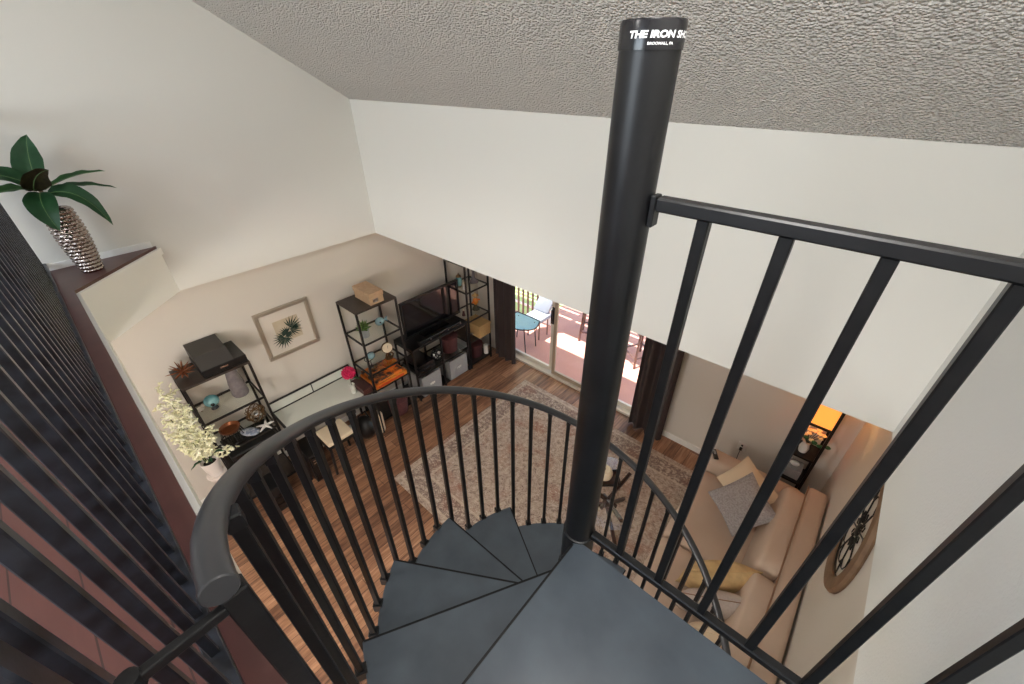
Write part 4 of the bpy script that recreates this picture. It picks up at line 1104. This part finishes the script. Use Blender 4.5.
# ================================================================== COFFEE TABLE
cx, cy = -1.02, 2.62
tb = thing('coffee_table', (cx, cy, .013), 'round glass coffee table on three splayed dark wood legs', 'table')
MB().lathe([(0, .452), (.43, .452), (.436, .457), (.43, .462), (0, .462)], (cx, cy, 0), 56).build('glass_top', 'glass', tb, True)
for k, a in enumerate((80, 195, 320)):
    e = Vector((math.cos(math.radians(a)), math.sin(math.radians(a)), 0)); c0 = Vector((cx, cy, 0))
    MB().bar(c0-e*.10+Vector((0, 0, .24)), c0+e*.34+Vector((0, 0, .45)), .03, .035).bar(c0-e*.06+Vector((0, 0, .25)), c0+e*.33+Vector((0, 0, .016)), .03, .035).build('leg', 'tablewood', tb)
MB().ball((cx, cy, .25), .05).build('hub', 'tablewood', tb, True)
tr = thing('serving_tray', (-1.13, 2.66, .462), 'dark rectangular tray on the glass coffee table', 'tray')
q = MB(); t0 = Vector((-1.13, 2.70, .4625)); ua = Vector((.74, .67, 0)); ub = Vector((-.67, .74, 0))
q.obox(t0+Vector((0, 0, .005)), ua*.15, ub*.09, (0, 0, .005)).build('base', 'tablewood', tr)
q = MB()
for s in (-1, 1): q.obox(t0+ub*.09*s+Vector((0, 0, .015)), ua*.155, ub*.006, (0, 0, .015)); q.obox(t0+ua*.15*s+Vector((0, 0, .015)), ua*.006, ub*.085, (0, 0, .015))
q.build('rim', 'blackp', tr)
t = thing('candle_bowl', (-1.15, 2.70, .473), 'round cream candle pot sitting on the dark tray', 'candle')
MB().lathe([(0, 0), (.05, 0), (.078, .035), (.084, .075), (.07, .12), (.052, .13), (.047, .122), (0, .115)], (-1.14, 2.71, .4735), 24).build('pot', 'cream', t, True)
MB().tube([(-1.14, 2.71, .588), (-1.139, 2.711, .612)], .003, 6).build('wick', 'blackp', t)

# ================================================================== PATIO
PZ = -.04
struct(MB().box(-8, -4.15, YFF+.16, 5.47, PZ-.1, PZ).box(-4.15, 2.5, YFF+.16, 8.4, PZ-.1, PZ).build('floor_patio', 'patio'))
o = struct(MB().box(-16, -4.15, 5.47, 22, PZ-.5, PZ-.10).box(-4.15, 8, 8.4, 22, PZ-.5, PZ-.1).build('floor_lawn', 'lawn'))
struct(MB().box(-16, -8, -2, 7.4, PZ-.5, PZ-.25).build('floor_side_lawn', 'lawn'))
fn = thing('picket_fence', (-4.4, 5.42, PZ), 'picket screen with thin dark bars and white panel at the patio edge', 'fence')
for i in range(10):
    x = -5.25+i*.118; MB().box(x, x+.03, 5.40, 5.425, PZ+.05, PZ+1.5).build('picket', 'patiometal', fn)
MB().box(-4.12, -3.86, 5.40, 5.424, PZ+.04, PZ+1.48).build('panel', 'trim', fn)
for z in (.22, 1.2): MB().box(-5.25, -3.84, 5.426, 5.45, PZ+z, PZ+z+.04).build('rail', 'trim', fn)
for x in (-5.25, -3.93): MB().box(x, x+.07, 5.451, 5.52, PZ-.1, PZ+1.55).build('post', 'trim', fn)
# pergola whose slats stripe the patio
pg = thing('pergola', (-2.6, 6.0, PZ), 'slatted white pergola over the patio casting striped shade', 'pergola')
for x in (-6.2, .8):
    for y in (5.0, 7.0): MB().box(x, x+.1, y, y+.1, PZ, 2.52).build('post', 'trim', pg)
for x in (-6.2, -4.0, -1.4, .8): MB().box(x, x+.08, 4.86, 7.2, 2.52, 2.66).build('beam', 'trim', pg)
for i in range(18):
    y = 4.86+i*.128; MB().box(-6.4, 1.1, y, y+(.118 if i in (0, 1, 2, 4) else .07), 2.66, 2.72).build('slat', 'trim', pg)
# turquoise lounge chair
lc = thing('lounge_chair', (-3.85, 4.72, PZ), 'turquoise sling lounge chair on the patio just outside the door', 'chair')
q = MB()
def seatf(u, v):
    x = -4.13+.5*u+.06*math.sin(PI*v)*(2*u-1); y = 4.40+.38*v+.05*math.sin(PI*u)*(2*v-1)
    return Vector((x, y, .40+.03*((2*u-1)**2+(2*v-1)**2)))
q.grid(seatf, 12, 10); bmesh.ops.solidify(q.bm, geom=list(q.bm.faces), thickness=.012)
q.build('seat', 'turq', lc, True)
q = MB(); q.tube([seatf(i/10, 0) for i in range(11)]+[seatf(1, i/10) for i in range(1, 11)]+[seatf(1-i/10, 1) for i in range(1, 11)]+[seatf(0, 1-i/10) for i in range(1, 10)], .011, 7, True)
q.build('rim', 'shelfmetal', lc, True)
for (x, y) in ((-3.70, 4.45), (-3.70, 4.73), (-4.06, 4.45), (-4.06, 4.73)):
    MB().tube([(x, y, .43), (x+(.04 if x > -3.9 else -.04), y, PZ)], .010, 7).build('leg', 'shelfmetal', lc)
# grey cushioned patio chair
GX, GYY = -.24, -.12
gc = thing('patio_chair', (-3.85, 5.05, PZ), 'grey cushioned patio chair leaning near the picket screen', 'chair')
MB().obox((-3.62+GX, 5.16+GYY, .36), (.17, 0, 0), (0, .16, 0), (0, 0, .04), .02, 2).build('seat', 'patiogrey', gc, True)
MB().obox((-3.60+GX, 5.33+GYY, .58), (.16, .0, 0), (0, .03, -.01), (.05, .06, .18), .02, 2).build('backrest', 'patiogrey', gc, True)
for (x, y) in ((-3.99, 4.92), (-3.74, 4.92), (-3.99, 5.16), (-3.74, 5.16)): MB().tube([(x, y, .34), (x, y, PZ)], .012, 7).build('leg', 'patiometal', gc)
def metal_chair(cx, cy, rot, label, h=.62):
    t = thing('bar_stool', (cx, cy, PZ), label, 'stool', 'brown metal stools on the patio')
    R = Matrix.Rotation(rot, 3, 'Z'); c0 = Vector((cx, cy, PZ))
    def W(x, y, z): return c0+R @ Vector((x, y, z))
    for sx in (-1, 1):
        for sy in (-1, 1): MB().bar(W(.19*sx, .19*sy, 0), W(.15*sx, .15*sy, h), .028).build('leg', 'patiometal', t)
    q = MB()
    for sx in (-1, 1): q.bar(W(.178*sx, -.178, .18), W(.178*sx, .178, .18), .02); q.bar(W(-.178, .178*sx, .18), W(.178, .178*sx, .18), .02)
    q.build('foot_rail', 'patiometal', t)
    MB().obox(W(0, 0, h+.02), R @ Vector((.19, 0, 0)), R @ Vector((0, .19, 0)), (0, 0, .018), .006, 1).build('seat', 'patiometal', t)
    q = MB()
    for sx in (-1, 1): q.bar(W(.16*sx, .18, h), W(.16*sx, .22, h+.4), .022)
    for z in (.16, .27, .38): q.bar(W(-.15, .18+z*.1, h+z), W(.15, .18+z*.1, h+z), .014, .04)
    q.build('backrest', 'patiometal', t)
metal_chair(-3.08, 5.62, .4, 'brown metal stool on the patio left of the black pole')
metal_chair(-2.12, 5.52, -.5, 'brown metal stool on the patio beside the right curtain')

# ================================================================== LIGHTS
def area(name, loc, target, sx, sy, power, col):
    l = bpy.data.lights.new(name, 'AREA'); l.shape = 'RECTANGLE'; l.size = sx; l.size_y = sy; l.energy = power; l.color = col
    o = bpy.data.objects.new(name, l); COL.objects.link(o); o.location = loc
    o.rotation_euler = (Vector(target)-Vector(loc)).to_track_quat('-Z', 'Y').to_euler()
    return o
def fill_light(x, y, z, label, power, col=(1, .93, .84)):  # disc fixture with lamp, added out of view to brighten the rooms
    t = thing('fill_light', (x, y, z), label, 'light', 'added fill lights out of view')
    MB().lathe([(.20, -.03), (.21, -.015), (.21, 0), (0, 0)], (x, y, z-.001), 32).build('rim', 'trim', t, True)
    MB().lathe([(0, -.085), (.10, -.075), (.17, -.05), (.195, -.031)], (x, y, z-.001), 32).build('fill_diffuser', 'fill_diffuser', t, True)
    l = bpy.data.lights.new('fill_lamp', 'POINT'); l.energy = power; l.color = col; l.shadow_soft_size = .2
    o = bpy.data.objects.new('fill_lamp', l); COL.objects.link(o); o.location = (x, y, z-.32)
fill_light(-1.9, -1.9, ZTOP, 'unseen fill light added above the loft', 46, (1, .97, .94))
fill_light(-.15, .4, ceilz(.4)-.13, 'unseen fill light added at the sloped ceiling over the stair landing', 34, (1, .97, .94))
fill_light(-2.2, -1.2, ZS, 'unseen fill light added below the middle of the loft', 82, (1, .97, .94))
fill_light(-.5, -1.0, ZS, 'unseen fill light added below the stair landing end of the loft', 80, (1, .97, .94))
area('window_daylight', (-1.85, YB-.25, WZ0+.8), (-3.6, 1.2, 4.7), 3.0, 1.5, 150, (.80, .90, 1.0))
l = bpy.data.lights.new('shade_bulb', 'POINT'); l.energy = 5.; l.color = (1, .5, .16); l.shadow_soft_size = .05
o = bpy.data.objects.new('shade_bulb', l); COL.objects.link(o); o.location = (.31, 4.02, 1.66)
sun = bpy.data.lights.new('sun', 'SUN'); sun.energy = 17; sun.angle = .009; sun.color = (1, .95, .86)
so = bpy.data.objects.new('sun', sun); COL.objects.link(so)
so.rotation_euler = Vector((.12, .20, -1)).to_track_quat('-Z', 'Y').to_euler()
wd = bpy.data.worlds.new('World'); sc.world = wd; wd.use_nodes = True
bgn = wd.node_tree.nodes['Background']
sky = wd.node_tree.nodes.new('ShaderNodeTexSky'); sky.sky_type = 'NISHITA'; sky.sun_disc = False; sky.sun_elevation = math.radians(60); sky.sun_rotation = 2
wd.node_tree.links.new(sky.outputs[0], bgn.inputs[0]); bgn.inputs[1].default_value = .6

# ================================================================== CAMERA
yaw, pit, roll = .728327, .591737, .0082722
Rh = Vector((math.cos(yaw), math.sin(yaw), 0)); Fh = Vector((-math.sin(yaw), math.cos(yaw), 0))
Up = Fh*math.sin(pit)+Vector((0, 0, 1))*math.cos(pit); Fw = Fh*math.cos(pit)-Vector((0, 0, 1))*math.sin(pit)
Rc = Rh*math.cos(roll)-Up*math.sin(roll); Uc = Rh*math.sin(roll)+Up*math.cos(roll)
cam = bpy.data.cameras.new('camera'); co_ = bpy.data.objects.new('camera', cam); COL.objects.link(co_)
cam.sensor_width = 36; cam.lens = 410.64/1024*36; cam.clip_start = .02
mw = Matrix((Rc, Uc, -Fw)).transposed().to_4x4(); mw.translation = (0, 0, F0)
co_.matrix_world = mw
sc.camera = co_
vs = sc.view_settings
vs.view_transform = 'Standard'; vs.look = 'None'; vs.gamma = 1; vs.use_curve_mapping = False; vs.exposure = 0
